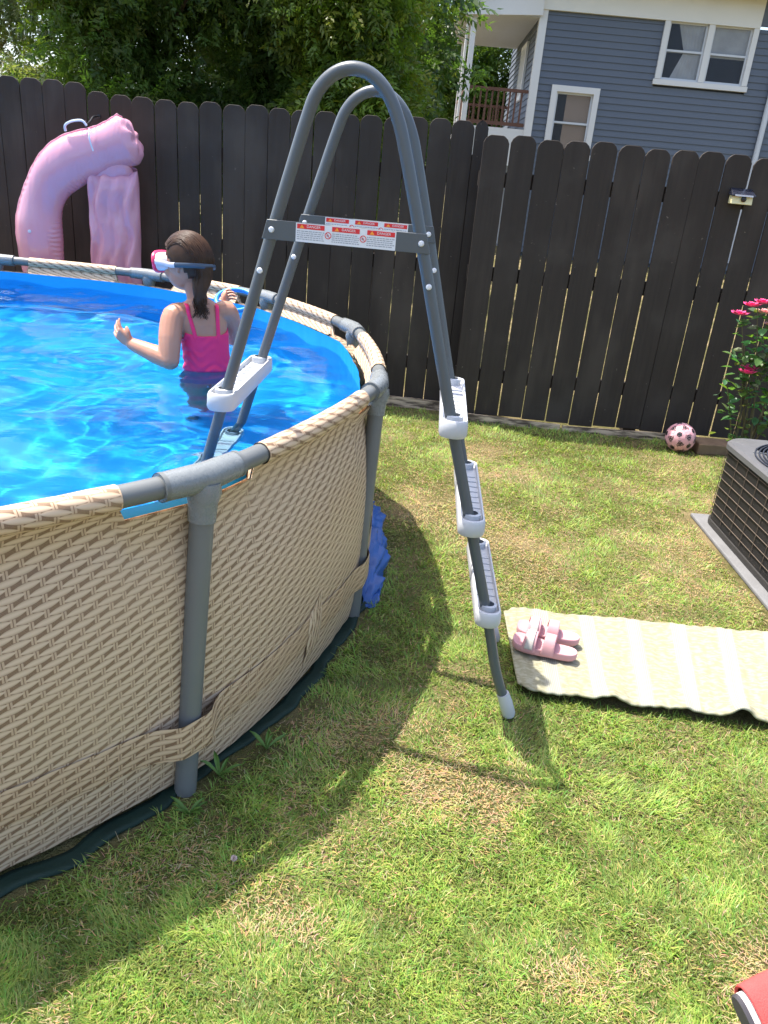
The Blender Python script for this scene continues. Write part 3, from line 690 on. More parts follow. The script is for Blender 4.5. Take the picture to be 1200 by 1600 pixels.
for k in range(8):
    z = 0.095 + 0.045 * k
    MB().tube([(x, y, z + 0.003 * mnoise.noise((x * 3, y * 3, k))) for x, y in per], 0.0018, 6, False).build('guard_wire', dk, ac, smooth=True)
acc = 0.0; last = Vector(per[0]); 
for (x, y) in [per[0]] + [tuple(Vector(per[i]).lerp(Vector(per[i + 1]), q / 6)) for i in range(len(per) - 1) for q in range(1, 7)]:
    acc += (Vector((x, y)) - last).length; last = Vector((x, y))
    if acc > 0.062 and (x < 1.95 or y < 3.05):
        acc = 0; MB().tube([(x, y, .07), (x, y, .435)], 0.0019, 6, False).build('guard_wire', dk, ac)

# ------------------------------------------------------------------ ball
ball = empty('play_ball', (1.94, 5.02, 0), 'small pink ball with black spots lying at the fence foot', 'ball')
BR = 0.098; bc = Vector((1.94, 5.02, BR))
ph = (1 + 5 ** .5) / 2
ico = [Vector(v).normalized() for v in [(0, s1, s2 * ph) for s1 in (-1, 1) for s2 in (-1, 1)] + [(s1, s2 * ph, 0) for s1 in (-1, 1) for s2 in (-1, 1)] + [(s2 * ph, 0, s1) for s1 in (-1, 1) for s2 in (-1, 1)]]
faces20 = []
for i in range(12):
    for j in range(i + 1, 12):
        for k in range(j + 1, 12):
            if all((ico[a] - ico[b]).length < 1.06 for a, b in ((i, j), (j, k), (i, k))): faces20.append((i, j, k))
rot = Matrix.Rotation(0.5, 3, 'X') @ Matrix.Rotation(0.9, 3, 'Z') @ Matrix.Rotation(0.3, 3, 'Y')
pk = simple('ball_pink_vinyl', (0.80, 0.42, 0.46), 0.4, 0.5, 0.08); bk = simple('ball_black_vinyl', (0.012, 0.012, 0.014), 0.4, 0.5)
MB().ball(bc, BR * 0.985, 24, 16).build('bladder', pk, ball, smooth=True)
def panel(pts, mat, r):
    c = sum(pts, Vector()) / len(pts); rings = []; n_ = len(pts) * 4
    edge = []
    for i in range(len(pts)):
        for q in range(4): edge.append(pts[i].lerp(pts[(i + 1) % len(pts)], q / 4))
    vs = []
    for s, rr in ((1.0, r - .0035), (0.97, r), (0.6, r + .0008), (0.3, r + .001)):
        vs += [bc + (rot @ (c.lerp(e_, s).normalized())) * rr for e_ in edge]
    vs.append(bc + (rot @ c.normalized()) * (r + .001))
    fs = [(a * n_ + j, a * n_ + (j + 1) % n_, (a + 1) * n_ + (j + 1) % n_, (a + 1) * n_ + j) for a in range(3) for j in range(n_)] + [(3 * n_ + j, 3 * n_ + (j + 1) % n_, 4 * n_) for j in range(n_)]
    MB().add(vs, fs).build('ball_panel', mat, ball, smooth=True, angle=60)
def spot(c, rad_, r_):
    u = c.orthogonal().normalized(); v2 = c.cross(u); n_ = 18; vs = []
    for s2, rr in ((1.0, r_ - .002), (0.94, r_ + .0006), (0.5, r_ + .0011)):
        vs += [bc + (rot @ (c + (u * math.cos(2 * math.pi * k / n_) + v2 * math.sin(2 * math.pi * k / n_)) * rad_ * s2 * (1 + .05 * math.cos(6 * 2 * math.pi * k / n_))).normalized()) * rr for k in range(n_)]
    vs.append(bc + (rot @ c) * (r_ + .0012))
    fs = [(a * n_ + j, a * n_ + (j + 1) % n_, (a + 1) * n_ + (j + 1) % n_, (a + 1) * n_ + j) for a in range(2) for j in range(n_)] + [(2 * n_ + j, 2 * n_ + (j + 1) % n_, 3 * n_) for j in range(n_)]
    MB().add(vs, fs).build('black_spot', bk, ball, smooth=True, angle=60)
for i in range(12):
    nb = [j for j in range(12) if 0.1 < (ico[i] - ico[j]).length < 1.06]
    u = ico[i].orthogonal().normalized(); v2 = ico[i].cross(u); nb.sort(key=lambda j: math.atan2(ico[j].dot(v2), ico[j].dot(u)))
    panel([ico[i].lerp(ico[j], 0.385) for j in nb], pk, BR); spot(ico[i], .265, BR)
for (a, b, c) in faces20:
    pts = []
    for p, q in ((a, b), (b, c), (c, a)): pts += [ico[p].lerp(ico[q], 0.39), ico[q].lerp(ico[p], 0.39)]
    panel(pts, pk, BR); spot((ico[a] + ico[b] + ico[c]).normalized(), .275, BR)

# ------------------------------------------------------------------ mat and sandals
def matmat():
    t = NT('cream_woven_mat', 0.85, 0.15); uv = t.n('ShaderNodeUVMap'); s = t.n('ShaderNodeSeparateXYZ'); t.l(uv.outputs[0], s.inputs[0])
    st = t.mt('FRACT', t.mt('DIVIDE', t.mt('ADD', s.outputs[0], 0.0), 0.165)); band = t.mt('MULTIPLY', t.ss(st, 0.60, 0.68), t.ss(st, 1.0, 0.94))
    fine = t.mt('SINE', t.mt('MULTIPLY', s.outputs[0], 900.0)); fl2 = t.mt('SINE', t.mt('MULTIPLY', s.outputs[1], 1150.0))
    v = t.n('ShaderNodeTexVoronoi', Scale=75.0); t.l(uv.outputs[0], v.inputs['Vector']); nn = t.noise(55, 4, uv.outputs[0], stretch=(0.6, 1.2, 1))
    blot = t.mix(t.ss(nn, 0.44, 0.58), (0.275, 0.257, 0.165), (0.345, 0.33, 0.24))
    plain = t.mix(t.ss(fine, -0.4, 0.6), (0.295, 0.285, 0.22), (0.37, 0.365, 0.295))
    t.color(t.mix(band, blot, plain)); t.bump(t.mt('ADD', t.mt('MULTIPLY', fine, fl2), t.mt('MULTIPLY', nn, 1.5)), 0.4, 0.003); return t.m
A_, B_, C_, D_ = Vector((0.490, 2.60)), Vector((0.485, 2.075)), Vector((1.78, 2.585)), Vector((1.55, 2.005))
m = MB(); nu, nv = 130, 50
def matf(i, j):
    u, v = i / (nu - 1), j / (nv - 1)
    top = A_.lerp(C_, u); bot = B_.lerp(D_, u); p = bot.lerp(top, v)
    q = min(u / 0.03, v / 0.05, (1 - v) / 0.05, 1)       # rounded corners
    cu = 0.018 * max(0, 1 - u / 0.03) * max(0, max(0, 1 - v / 0.06), max(0, 1 - (1 - v) / 0.06)) ** 1
    p = p + Vector((cu, (0.02 if v < .5 else -0.02) * max(0, 1 - u / 0.025) * max(0, 1 - min(v, 1 - v) / 0.06)))
    e = 1 if j in (0, nv - 1) else 0
    p.y += (0.006 * mnoise.noise((u * 30, v, 1)) + 0.006 * mnoise.noise((u * 9, v, 4))) * (1 if min(v, 1 - v) < .05 else 0)
    ed = max(0, 1 - v / 0.24)
    lift = ed ** 1.5 * (0.004 * (0.5 + 0.5 * math.sin(u * 31 + 0.6)) + 0.034 * math.exp(-((u - 0.66) / 0.035) ** 2) + 0.012 * math.exp(-((u - 0.50) / 0.03) ** 2) + 0.02 * math.exp(-((u - 0.28) / 0.04) ** 2))
    z = 0.036 + lift + 0.006 * mnoise.noise((u * 7, v * 3, 5)) + 0.0016 * math.sin(u * 47 + v * 3)
    z += 0.0016 * math.sin((u * 1.2) * 2 * math.pi / 0.0118)
    return Vector((p.x, p.y, z))
m.grid(matf, nu, nv, lambda i, j: (i / (nu - 1) * 1.2, j / (nv - 1) * 0.58))
meta(m.build('outdoor_mat', matmat(), smooth=True, angle=180, solid=0.007), 'cream woven mat with ribbed bands lying on the grass', 'mat')

def sandal(name, ox, oy, rot_, label, z0=0.047):
    e = empty(name, (ox, oy, z0), label, 'sandal', 'pair of pink sandals')
    Mx = Matrix.Translation((ox, oy, z0)) @ Matrix.Rotation(rot_, 4, 'Z')
    pkm = bpy.data.materials.get('pink_eva_foam') or simple('pink_eva_foam', (0.52, 0.28, 0.30), 0.55, 0.3, 0.05, 12, 0.1, 300)
    gm = bpy.data.materials.get('grey_glitter_strap') or simple('grey_glitter_strap', (0.42, 0.39, 0.36), 0.5, 0.5, 0.25, 150)
    # sole outline, toe at -x
    L = 0.225; prof = [(0.0, 0.018), (0.03, 0.036), (0.08, 0.043), (0.2, 0.046), (0.35, 0.043), (0.5, 0.036), (0.65, 0.033), (0.8, 0.034), (0.92, 0.030), (0.97, 0.021), (1.0, 0.008)]
    out = [(-L / 2 + L * t_, w_) for t_, w_ in prof] + [(-L / 2 + L * t_, -w_ * 0.97) for t_, w_ in reversed(prof)]
    n_ = len(out); lv = [(0.94, 0.0), (1.0, 0.006), (1.0, 0.026), (0.965, 0.030), (0.88, 0.027), (0.5, 0.023)]
    vs = []
    for s_, z_ in lv:
        for x, y in out:
            rise = 0.008 * max(0, (-x - 0.05) / 0.06) ** 2 + 0.004 * max(0, (x - 0.03) / 0.08)
            vs.append(Mx @ Vector((x * (1 - (1 - s_) * 0.35), y * s_, z_ + rise)))
    fs = [(a * n_ + j, a * n_ + (j + 1) % n_, (a + 1) * n_ + (j + 1) % n_, (a + 1) * n_ + j) for a in range(5) for j in range(n_)] + [tuple(range(n_ - 1, -1, -1)), tuple(5 * n_ + j for j in range(n_))]
    MB().add(vs, fs).build('sole', pkm, e, smooth=True, angle=50, subd=1)
    def strap(xc, wd, h, tw, y0, nm, mat, lean, over=0.0, a0=0.0, a1=math.pi):
        m = MB()
        def f(i, j):
            a = a0 + (a1 - a0) * i / 18; t_ = j / 6 - 0.5
            yy = (y0 + over) * math.cos(a); zz = 0.012 + (h + over) * math.sin(a) ** 0.85
            return Mx @ Vector((xc + t_ * wd * (1 - 0.18 * math.sin(a)) + lean * math.sin(a), yy, zz))
        m.grid(f, 19, 7); return m.build(nm, mat, e, smooth=True, angle=180, solid=0.0055, subd=1)
    s1 = strap(-0.052, 0.050, 0.056, 0, 0.046, 'toe_strap', pkm, 0.004)
    s2 = strap(0.014, 0.046, 0.062, 0, 0.041, 'instep_strap', pkm, 0.002)
    strap(-0.052, 0.030, 0.056, 0, 0.046, 'glitter_band', gm, 0.004, 0.0055, math.pi * 0.42, math.pi * 0.94)
    p = Mx @ Vector((-0.050, -0.02, 0.068)); MB().lathe([(.0001, 0), (.007, 0), (.006, .003), (.0001, .004)], p, 12).build('stud', M['bolt'], e, smooth=True)
    return e
sandal('sandal', 0.598, 2.29, R_(-18), 'pink two-strap sandal nearer the ladder foot, in front of its partner')
sandal('sandal', 0.625, 2.385, R_(-14), 'pink two-strap sandal partly hidden behind its partner on the mat')

# ------------------------------------------------------------------ red chair at the lower corner (mostly out of frame)
ch = empty('folding_chair', (0.95, 0.75, 0), 'red fabric chair arm with dark oval end cap at the lower corner', 'chair')
redm = simple('red_canvas', (0.55, 0.075, 0.07), 0.85, 0.2, 0.15, 60, 0.4, 420); alu = simple('cream_aluminium', (0.66, 0.62, 0.57), 0.3, 0.5, 0.04); cap_m = simple('dark_grey_cap', (0.055, 0.05, 0.055), 0.4, 0.4)
axd = Vector((0.88, 0.36, 0.10)).normalized(); sd = Vector((0.30, -0.78, -0.50)); sd = (sd - axd * sd.dot(axd)).normalized(); up_ = axd.cross(sd).normalized()
c0 = Vector((0.612, 0.790, 0.390))
def oval(c, a, b, n_=28): return [c + sd * (a * math.copysign(abs(math.cos(t_)) ** .75, math.cos(t_))) + up_ * (b * math.copysign(abs(math.sin(t_)) ** .9, math.sin(t_))) for t_ in [2 * math.pi * k / n_ for k in range(n_)]]
def loft(rings, cap=True):
    n_ = len(rings[0]); m = MB(); fs = [(a * n_ + j, a * n_ + (j + 1) % n_, (a + 1) * n_ + (j + 1) % n_, (a + 1) * n_ + j) for a in range(len(rings) - 1) for j in range(n_)]
    if cap: fs += [tuple(range(n_)), tuple((len(rings) - 1) * n_ + j for j in range(n_))]
    return m.add([p for r in rings for p in r], fs)
arm = loft([oval(c0 + axd * .004, .030, .0135), oval(c0 + axd * .42, .030, .0135)]).build('arm_tube', alu, ch, smooth=True)
loft([oval(c0 - axd * .0035, .0275, .0115), oval(c0 - axd * .001, .0300, .0138), oval(c0 + axd * .0035, .0300, .0138)]).build('end_cap', cap_m, arm, smooth=True, angle=25)
loft([oval(c0 + axd * .016 + up_ * .002, .034, .0175), oval(c0 + axd * .012 + up_ * .002, .037, .0205), oval(c0 + axd * .018 + up_ * .003, .039, .0215), oval(c0 + axd * .06 + up_ * .003, .041, .0235), oval(c0 + axd * .40 + up_ * .003, .042, .024)], False).build('arm_cover', redm, ch, smooth=True, angle=180)
e1 = c0 + axd * .08; e2 = c0 + axd * .38
for p in (e1, e2):
    MB().tube([p, Vector((p.x + .10, p.y + .02, .01))], 0.011, 10).build('leg', alu, ch, smooth=True)
    MB().tube([p + Vector((.0, -.55, 0)), Vector((p.x + .10, p.y - .53, .01))], 0.011, 10).build('leg', alu, ch, smooth=True)
MB().hexa([(0.74, 0.22, .30), (1.14, 0.30, .30), (1.10, .88, .33), (.72, .80, .33), (0.74, 0.22, .325), (1.14, 0.30, .325), (1.10, .88, .355), (.72, .80, .355)]).build('seat', redm, ch, bevel=.01)
MB().tube([c0 + axd * .3 + Vector((0, -.55, 0)), c0 + axd * .3 + Vector((.1, -.56, .45))], .011, 10).build('back_tube', alu, ch, smooth=True)

# ------------------------------------------------------------------ rose bush, weeds, clover flower
def leaf_shape(L, W):       # small folded leaf, 6 verts, along +x
    return np.array([(0, 0, 0), (L * .35, W * .5, .10 * W), (L * .7, W * .42, .08 * W), (L, 0, -.1 * W), (L * .7, -W * .42, .08 * W), (L * .35, -W * .5, .10 * W)])
LF = np.array([(0, 1, 2, 3), (0, 3, 4, 5)])
def rotm(az, pitch, roll):
    ca, sa, cp, sp, cr, sr = np.cos(az), np.sin(az), np.cos(pitch), np.sin(pitch), np.cos(roll), np.sin(roll)
    Rz = np.array([[ca, -sa, 0 * ca], [sa, ca, 0 * ca], [0 * ca, 0 * ca, 1 + 0 * ca]]); Ry = np.array([[cp, 0 * cp, sp], [0 * cp, 1 + 0 * cp, 0 * cp], [-sp, 0 * cp, cp]]); Rx = np.array([[1 + 0 * cr, 0 * cr, 0 * cr], [0 * cr, cr, -sr], [0 * cr, sr, cr]])
    return np.einsum('ijn,jkn,kln->nil', Rz, Ry, Rx)
def leaves(pos, az, pitch, roll, size, ratio=0.5):
    base = leaf_shape(1, ratio); Rm = rotm(az, pitch, roll)
    V = np.einsum('nij,kj->nki', Rm, base) * size[:, None, None] + pos[:, None, :]
    F = (LF[None] + (np.arange(len(pos)) * 6)[:, None, None]).reshape(-1, 4); return V.reshape(-1, 3), F
rose = empty('rose_bush', (2.15, 4.55, 0), 'rose bush with hot pink blooms growing behind the air conditioner', 'rose bush')
stemm = simple('rose_stem', (0.12, 0.10, 0.05), 0.7, 0.3, 0.3); petal = simple('hot_pink_petal', (0.72, 0.07, 0.22), 0.55, 0.3, 0.15, 40); petal2 = simple('faded_pink_petal', (0.72, 0.36, 0.34), 0.6, 0.3, 0.15, 40)
lp = []; blooms = [(1.90, 4.50, 0.985), (1.965, 4.52, 1.035), (2.005, 4.48, 1.06), (2.06, 4.55, 1.0), (2.10, 4.5, 0.94), (2.035, 4.5, .685), (2.01, 4.46, .67), (2.15, 4.6, 1.12), (2.24, 4.5, 1.05), (2.3, 4.55, .8)]
tips = [(1.93, 4.52, .955), (1.99, 4.50, 1.03), (2.08, 4.54, .98), (2.15, 4.6, 1.09), (2.22, 4.5, 1.02), (1.91, 4.5, .64), (2.02, 4.48, .65), (2.12, 4.5, .80), (2.3, 4.55, .77), (2.02, 4.45, .34), (2.25, 4.5, .40), (1.98, 4.52, .82)]
rs = np.random.default_rng(11)
for tx, ty, tz in tips:
    b0 = Vector((2.17 + rs.uniform(-.05, .05), 4.57 + rs.uniform(-.05, .05), 0)); mid = Vector((b0.x * .6 + tx * .4 + rs.uniform(-.03, .03), b0.y * .6 + ty * .4, tz * .55))
    pt = catmull([b0, mid, (tx, ty, tz)], 8)
    MB().tube(pt, [0.007 * (1 - .65 * k / 16) for k in range(17)], 6).build('stem', stemm, rose, smooth=True)
    for k in range(26):
        t_ = rs.uniform(.45, 1) ** .7; p = pt[min(16, int(t_ * 16))]; lp.append((p.x + rs.normal(0, .035), p.y + rs.normal(0, .035), p.z + rs.normal(0, .03)))
lp = np.array(lp); nL = len(lp)
V, F = leaves(lp - np.array([2.15, 4.55, 0]), rs.uniform(0, 6.28, nL), rs.uniform(-.5, .7, nL), rs.uniform(-.6, .6, nL), rs.uniform(.040, .078, nL), .62)
cl = np.repeat(np.stack([rs.uniform(.05, .13, nL), rs.uniform(.12, .22, nL), rs.uniform(.04, .09, nL)], 1), 6, 0)
npmesh('leaves', V, [F], M['leaf'], cl, rose)
for i, (bx, by, bz) in enumerate(blooms):
    m = MB()
    for k in range(16):
        a = k * 2.4; rr = .006 + .0020 * k; tl = .2 + .07 * k; cpt = Vector((bx, by, bz))
        d = Vector((math.cos(a), math.sin(a), 0)); q = Vector((-d.y, d.x, 0)); s_ = .011 + .0008 * k
        up = Vector((0, 0, 1)) * math.cos(tl) + d * math.sin(tl); b_ = cpt + d * rr * .5
        m.add([b_ - q * s_ * .5, b_ + up * s_ * 1.1 - q * s_, b_ + up * s_ * 1.9 + d * .003, b_ + up * s_ * 1.1 + q * s_, b_ + q * s_ * .5], [(0, 1, 2, 3, 4)])
    m.build('bloom', petal if i not in (3, 4) else petal2, rose, smooth=False, solid=0.0008)

# ------------------------------------------------------------------ trees
def quad_leaf(L, W): return np.array([(0, 0, 0), (L * .45, W * .5, .1 * W), (L, 0, -.12 * W), (L * .45, -W * .5, .1 * W)])
def frond_template():
    V = []; F = []; C = []; k = 0
    for i in range(8):
        t_ = 0.15 + 0.85 * i / 7; x = t_; z = -0.28 * t_ ** 2
        for sd_ in (-1, 1):
            L = 0.34 * (1 - .45 * abs(t_ - .5)); W = L * .36; az = sd_ * R_(62 - 20 * t_); dr = -.5
            b = quad_leaf(L, W); ca, sa = math.cos(az), math.sin(az)
            for v in b:
                xx = v[0] * ca - v[1] * sa; yy = v[0] * sa + v[1] * ca; V.append((x + xx, yy, z + v[2] + dr * v[0] * .6))
            F += [(k, k + 1, k + 2, k + 3)]; k += 4
    return np.array(V), np.array(F)
FV, FF = frond_template(); nFV = len(FV)
def tree(name, label, base, h, clumps, nfrond, seed, tone, size=(0.13, 0.24), trunk=0.12, group='trees beyond the fence'):
    r = np.random.default_rng(seed); e = empty(name, (base[0], base[1], 0), label, 'tree', group); B = np.array([base[0], base[1], 0.0])
    top = Vector((base[0] + r.uniform(-.3, .3), base[1] + r.uniform(-.2, .2), h))
    tp_ = catmull([(base[0], base[1], 0), (base[0] + r.uniform(-.1, .1), base[1], h * .35), (base[0] + r.uniform(-.2, .2), base[1], h * .7), top], 5)
    tr = MB().tube(tp_, [trunk * (1.25 - 1.0 * k / 15) for k in range(16)], 10).build('trunk', M['bark'], e, smooth=True)
    P = []; DIR = []
    for (cx, cy_, cz, rx, ry, rz) in clumps:
        c = Vector((cx, cy_, cz)); st = min(tp_, key=lambda q: (q - Vector((cx, cy_, cz - 0.6 * abs(cx - base[0]) - .4))).length)
        MB().tube(catmull([st, st.lerp(c, .5) + Vector((r.uniform(-.1, .1), 0, .12)), c], 5), [trunk * .42 * (1 - .8 * k / 10) for k in range(11)], 7).build('limb', M['bark'], tr, smooth=True)
        n_ = int(nfrond * rx * ry * rz / sum(a[3] * a[4] * a[5] for a in clumps))
        d = r.normal(size=(n_, 3)); d /= np.linalg.norm(d, axis=1)[:, None]; rad_ = r.uniform(.15, 1, n_) ** .55
        nz = 1 + .35 * np.sin(d[:, 0] * 5 + cx) * np.cos(d[:, 2] * 6 + cz)
        P.append(np.array([cx, cy_, cz]) + d * (rad_ * nz)[:, None] * np.array([rx, ry, rz])); DIR.append(d)
    P = np.concatenate(P); DIR = np.concatenate(DIR); n_ = len(P)
    az = np.arctan2(DIR[:, 1], DIR[:, 0]) + r.normal(0, .7, n_); pit = r.normal(.25, .6, n_) - .25 * DIR[:, 2]; roll = r.normal(0, .8, n_); sz = r.uniform(size[0], size[1], n_)
    Rm = rotm(az, pit, roll)
    V = (np.einsum('nij,kj->nki', Rm, FV) * sz[:, None, None] + (P - B)[:, None, :]).reshape(-1, 3)
    nl = nFV // 4; jit = r.normal(0, .075, (n_, nl, 3)) * sz[:, None, None]; V = (V.reshape(n_, nl, 4, 3) + jit[:, :, None, :] + r.normal(0, .018, (n_, nl, 4, 3)) * sz[:, None, None, None]).reshape(-1, 3)
    F = (FF[None] + (np.arange(n_) * nFV)[:, None, None]).reshape(-1, 4)
    g = r.random(n_); hue = r.random(n_)
    col = np.stack([tone[0] * (.65 + .7 * g) * (1 + .5 * hue ** 3), tone[1] * (.7 + .6 * g), tone[2] * (.7 + .6 * g)], 1)
    npmesh('crown', V, [F], M['leaf'], np.repeat(col, nFV, 0), e)
    return e
def clump(r, n, x0, x1, y0, y1, z0, z1, s0, s1):
    return [(r.uniform(x0, x1), r.uniform(y0, y1), r.uniform(z0, z1), s * 1.1, s, s * .8) for s in r.uniform(s0, s1, n)]
r1 = np.random.default_rng(21)
tree('locust_tree', 'hazy feathery tree with sky showing through, at the far left behind the fence', (-5.6, 10.5), 4.6, clump(r1, 9, -6.2, -4.3, 9.8, 11.2, 2.7, 4.4, .28, .42) + clump(r1, 12, -5.4, -3.2, 9.2, 10.5, 1.7, 2.3, .3, .42), 2300, 1, (.15, .20, .10))
tree('locust_tree', 'dense dark tree whose fronds droop over the taller fence boards', (-2.9, 9.2), 6.0, clump(r1, 22, -3.5, -2.1, 8.1, 9.2, 1.8, 4.6, .45, .75), 9800, 2, (.085, .150, .034))
tree('locust_tree', 'dark leafy tree above the fence between the girl and the ladder', (-1.5, 9.8), 6.4, clump(r1, 26, -2.4, -.6, 8.6, 9.8, 1.5, 4.6, .45, .75), 11000, 3, (.082, .145, .034))
tree('locust_tree', 'yellow-green leafy tree seen through the top arch of the ladder', (-0.45, 9.0), 5.8, clump(r1, 22, -.95, -.5, 8.0, 9.0, 1.4, 4.2, .35, .5), 7200, 4, (.120, .190, .032))
tree('maple_tree', 'dark tree filling the gap beside the white porch of the house', (-.5, 13.0), 7.2, clump(r1, 26, -1.7, -.52, 12.2, 13.8, 1.4, 5.4, .5, .70), 7000, 5, (.090, .158, .034), (.20, .34))
tree('maple_tree', 'sunlit green tree standing beyond the porch railing of the house', (2.4, 33), 8.5, clump(r1, 26, -.4, 5.2, 31, 35, 2.0, 8.2, 1.0, 1.5), 6500, 6, (.105, .180, .038), (.4, .7), .2)
tree('maple_tree', 'tall background tree closing the gaps behind the locust trees', (-2.0, 17), 8, clump(r1, 26, -4.2, -.2, 16, 18, 1.6, 6.0, .8, 1.2), 5200, 8, (.060, .112, .034), (.35, .6), .2)

# ------------------------------------------------------------------ house
HY = 22.0; house = empty('clapboard_house', (6.5, HY, 0), 'blue grey clapboard house with white trim and a side porch', 'house')
HX0, HX1 = 2.72, 11.5; ZT = 5.66
MB().box(((HX0 + HX1) / 2, HY + 3.0 + .05, ZT / 2), (HX1 - HX0 - .06, 5.9, ZT)).build('wall', M['siding'], house)
wins = [(5.70, 7.98, 4.30, 5.80), (3.22, 4.42, 2.45, 4.10)]
z = 0.10
while z < ZT - .05:
    segs = [(HX0 + .14, HX1)]
    for (a, b, c, d) in wins:
        if z + .165 > c + .1 and z < d - .12:
            ns = []
            for s0, s1 in segs:
                if a > s0 and b < s1: ns += [(s0, a), (b, s1)]
                else: ns.append((s0, s1))
            segs = ns
    for s0, s1 in segs:
        zt = min(z + .165, ZT)
        MB().hexa([(s0, HY - .030, z), (s1, HY - .030, z), (s1, HY + .05, z), (s0, HY + .05, z), (s0, HY - .006, zt), (s1, HY - .006, zt), (s1, HY + .05, zt), (s0, HY + .05, zt)]).build('siding_board', M['siding'], house)
    z += .148
z = 0.10
while z < ZT - .05:        # side wall under the porch
    zt = min(z + .165, ZT)
    MB().hexa([(HX0 - .03, HY + .12, z), (HX0 + .02, HY + .12, z), (HX0 + .02, HY + 5.9, z), (HX0 - .03, HY + 5.9, z), (HX0 - .006, HY + .12, zt), (HX0 + .02, HY + .12, zt), (HX0 + .02, HY + 5.9, zt), (HX0 - .006, HY + 5.9, zt)]).build('siding_board', M['siding'], house)
    z += .148
MB().box((HX0 + .05, HY - .02, ZT / 2), (.19, .09, ZT)).build('corner_board', M['house_white'], house)
MB().box((HX0 - .02, HY + .06, ZT / 2), (.05, .12, ZT)).build('corner_board', M['house_white'], house)
MB().box(((HX0 - .05 + 7.98) / 2, HY - .045, ZT + .33), (7.98 - HX0 + .05, .11, .66)).build('frieze_board', M['frieze'], house)
MB().box(((8.0 + HX1) / 2, HY - .02, ZT + .36), (HX1 - 8.0, .08, .60)).build('frieze_board', M['siding'], house)
MB().box((7.0, HY - .30, ZT + .69), (9.4, .62, .06)).build('soffit', M['frieze'], house)
MB().tube([(2.2, HY - .62, 6.33), (11.6, HY - .62, 6.30)], .075, 10).build('gutter', M['gutter'], house, smooth=True)
MB().hexa([(2.1, HY - .66, 6.37), (11.7, HY - .66, 6.37), (11.7, HY + 3, 8.4), (2.1, HY + 3, 8.4), (2.1, HY - .66, 6.45), (11.7, HY - .66, 6.45), (11.7, HY + 3, 8.5), (2.1, HY + 3, 8.5)]).build('roof', M['roof'], house)
MB().tube(catmull([(8.75, HY - .60, 6.28), (8.73, HY - .45, 6.05), (8.62, HY - .12, 5.82), (8.62, HY - .10, 5.4), (8.62, HY - .10, 0.3)], 5), .07, 10).build('downspout', M['gutter'], house, smooth=True)
def window(x0, x1, z0, z1, fw, inside, lights=1):
    fr = MB()
    for b in (((x0 + x1) / 2, z1 - fw / 2, x1 - x0, fw), ((x0 + x1) / 2, z0 + fw / 2, x1 - x0 + .06, fw * .9), (x0 + fw / 2, (z0 + z1) / 2, fw, z1 - z0 - 2 * fw), (x1 - fw / 2, (z0 + z1) / 2, fw, z1 - z0 - 2 * fw)):
        fr.box((b[0], HY - .04, b[1]), (b[2], .10, b[3]))
    wo = fr.build('window', M['house_white'], house)
    n_ = lights; cw = (x1 - x0 - 2 * fw)
    for k in range(n_):
        a = x0 + fw + k * (cw / n_) + (.07 if k else 0); b = x0 + fw + (k + 1) * cw / n_ - (.07 if k < n_ - 1 else 0); c, d = z0 + fw, z1 - fw
        if k: MB().box((a - .07, HY - .035, (c + d) / 2), (.14, .09, d - c)).build('mullion', M['house_white'], wo)
        s = .045; mid = (c + d) / 2; gm_ = M['gutter']
        for (za, zb, yy) in ((c, mid + .03, HY - .012), (mid - .03, d, HY + .012)):
            sh = MB()
            for q in (((a + b) / 2, za + s / 2, b - a, s), ((a + b) / 2, zb - s / 2, b - a, s), (a + s / 2, (za + zb) / 2, s, zb - za - 2 * s), (b - s / 2, (za + zb) / 2, s, zb - za - 2 * s)): sh.box((q[0], yy, q[1]), (q[2], .022, q[3]))
            sh.build('sash', gm_, wo)
            MB().box(((a + b) / 2, yy, (za + zb) / 2), (b - a - 2 * s, .006, zb - za - 2 * s)).build('pane', M['glass'], wo)
        MB().box(((a + b) / 2, HY + .047, (c + d) / 2), (b - a, .004, d - c)).build('room_shade', M['dark_room'], wo)
        mode = inside[k]
        if mode == 'lace':
            m = MB(); w0 = (b - a) * .72
            m.grid(lambda i, j: Vector((b - .02 - w0 * i / 24 * (1 - .35 * (1 - abs(j / 12 - .5) * 2) * (i / 24)), HY + .035 + .006 * math.sin(i * 1.9), c + .03 + (d - c - .06) * j / 12)), 25, 13); m.build('curtain', M['curtain'], wo, smooth=True)
        elif mode == 'half': 
            MB().box(((a + b) / 2, HY + .038, d - (d - c) * .29), (b - a - .02, .004, (d - c) * .52)).build('blind', M['curtain'], wo)
        else: MB().box(((a + b) / 2 + (b - a) * .14, HY + .038, (c + d) / 2), ((b - a) * .68, .004, d - c)).build('blind', M['blind'], wo)
window(5.70, 7.98, 4.30, 5.80, .13, ('lace', 'half'), 2)
window(3.22, 4.42, 2.45, 4.10, .14, ('tan',), 1)
# side porch
PX0, PX1, PY1 = 1.05, HX0 - .04, HY + 4.4
porch = MB().box(((PX0 + PX1) / 2, (HY + PY1) / 2 + .1, 2.98), (PX1 - PX0 + .1, PY1 - HY + .2, .12)).build('porch_floor', M['house_white'], house)
MB().box(((PX0 + PX1) / 2, HY + .02, 2.55), (PX1 - PX0, .05, .74)).build('porch_skirt', M['house_white'], house)
for (x, y) in ((PX0 + .06, HY + .06), (PX0 + .06, PY1)):
    MB().box((x, y, 4.25), (.13, .13, 2.46)).build('porch_post', M['house_white'], house, bevel=.01)
    MB().box((x, y, 1.46), (.13, .13, 2.92)).build('porch_post', M['house_white'], house, bevel=.01)
MB().tube([(PX0 - .10, HY + .02, 2.3), (PX0 - .09, HY + .02, 5.2), (PX0 - .02, HY - .1, 5.42)], .03, 8).build('drain_pipe', M['house_white'], house, smooth=True)
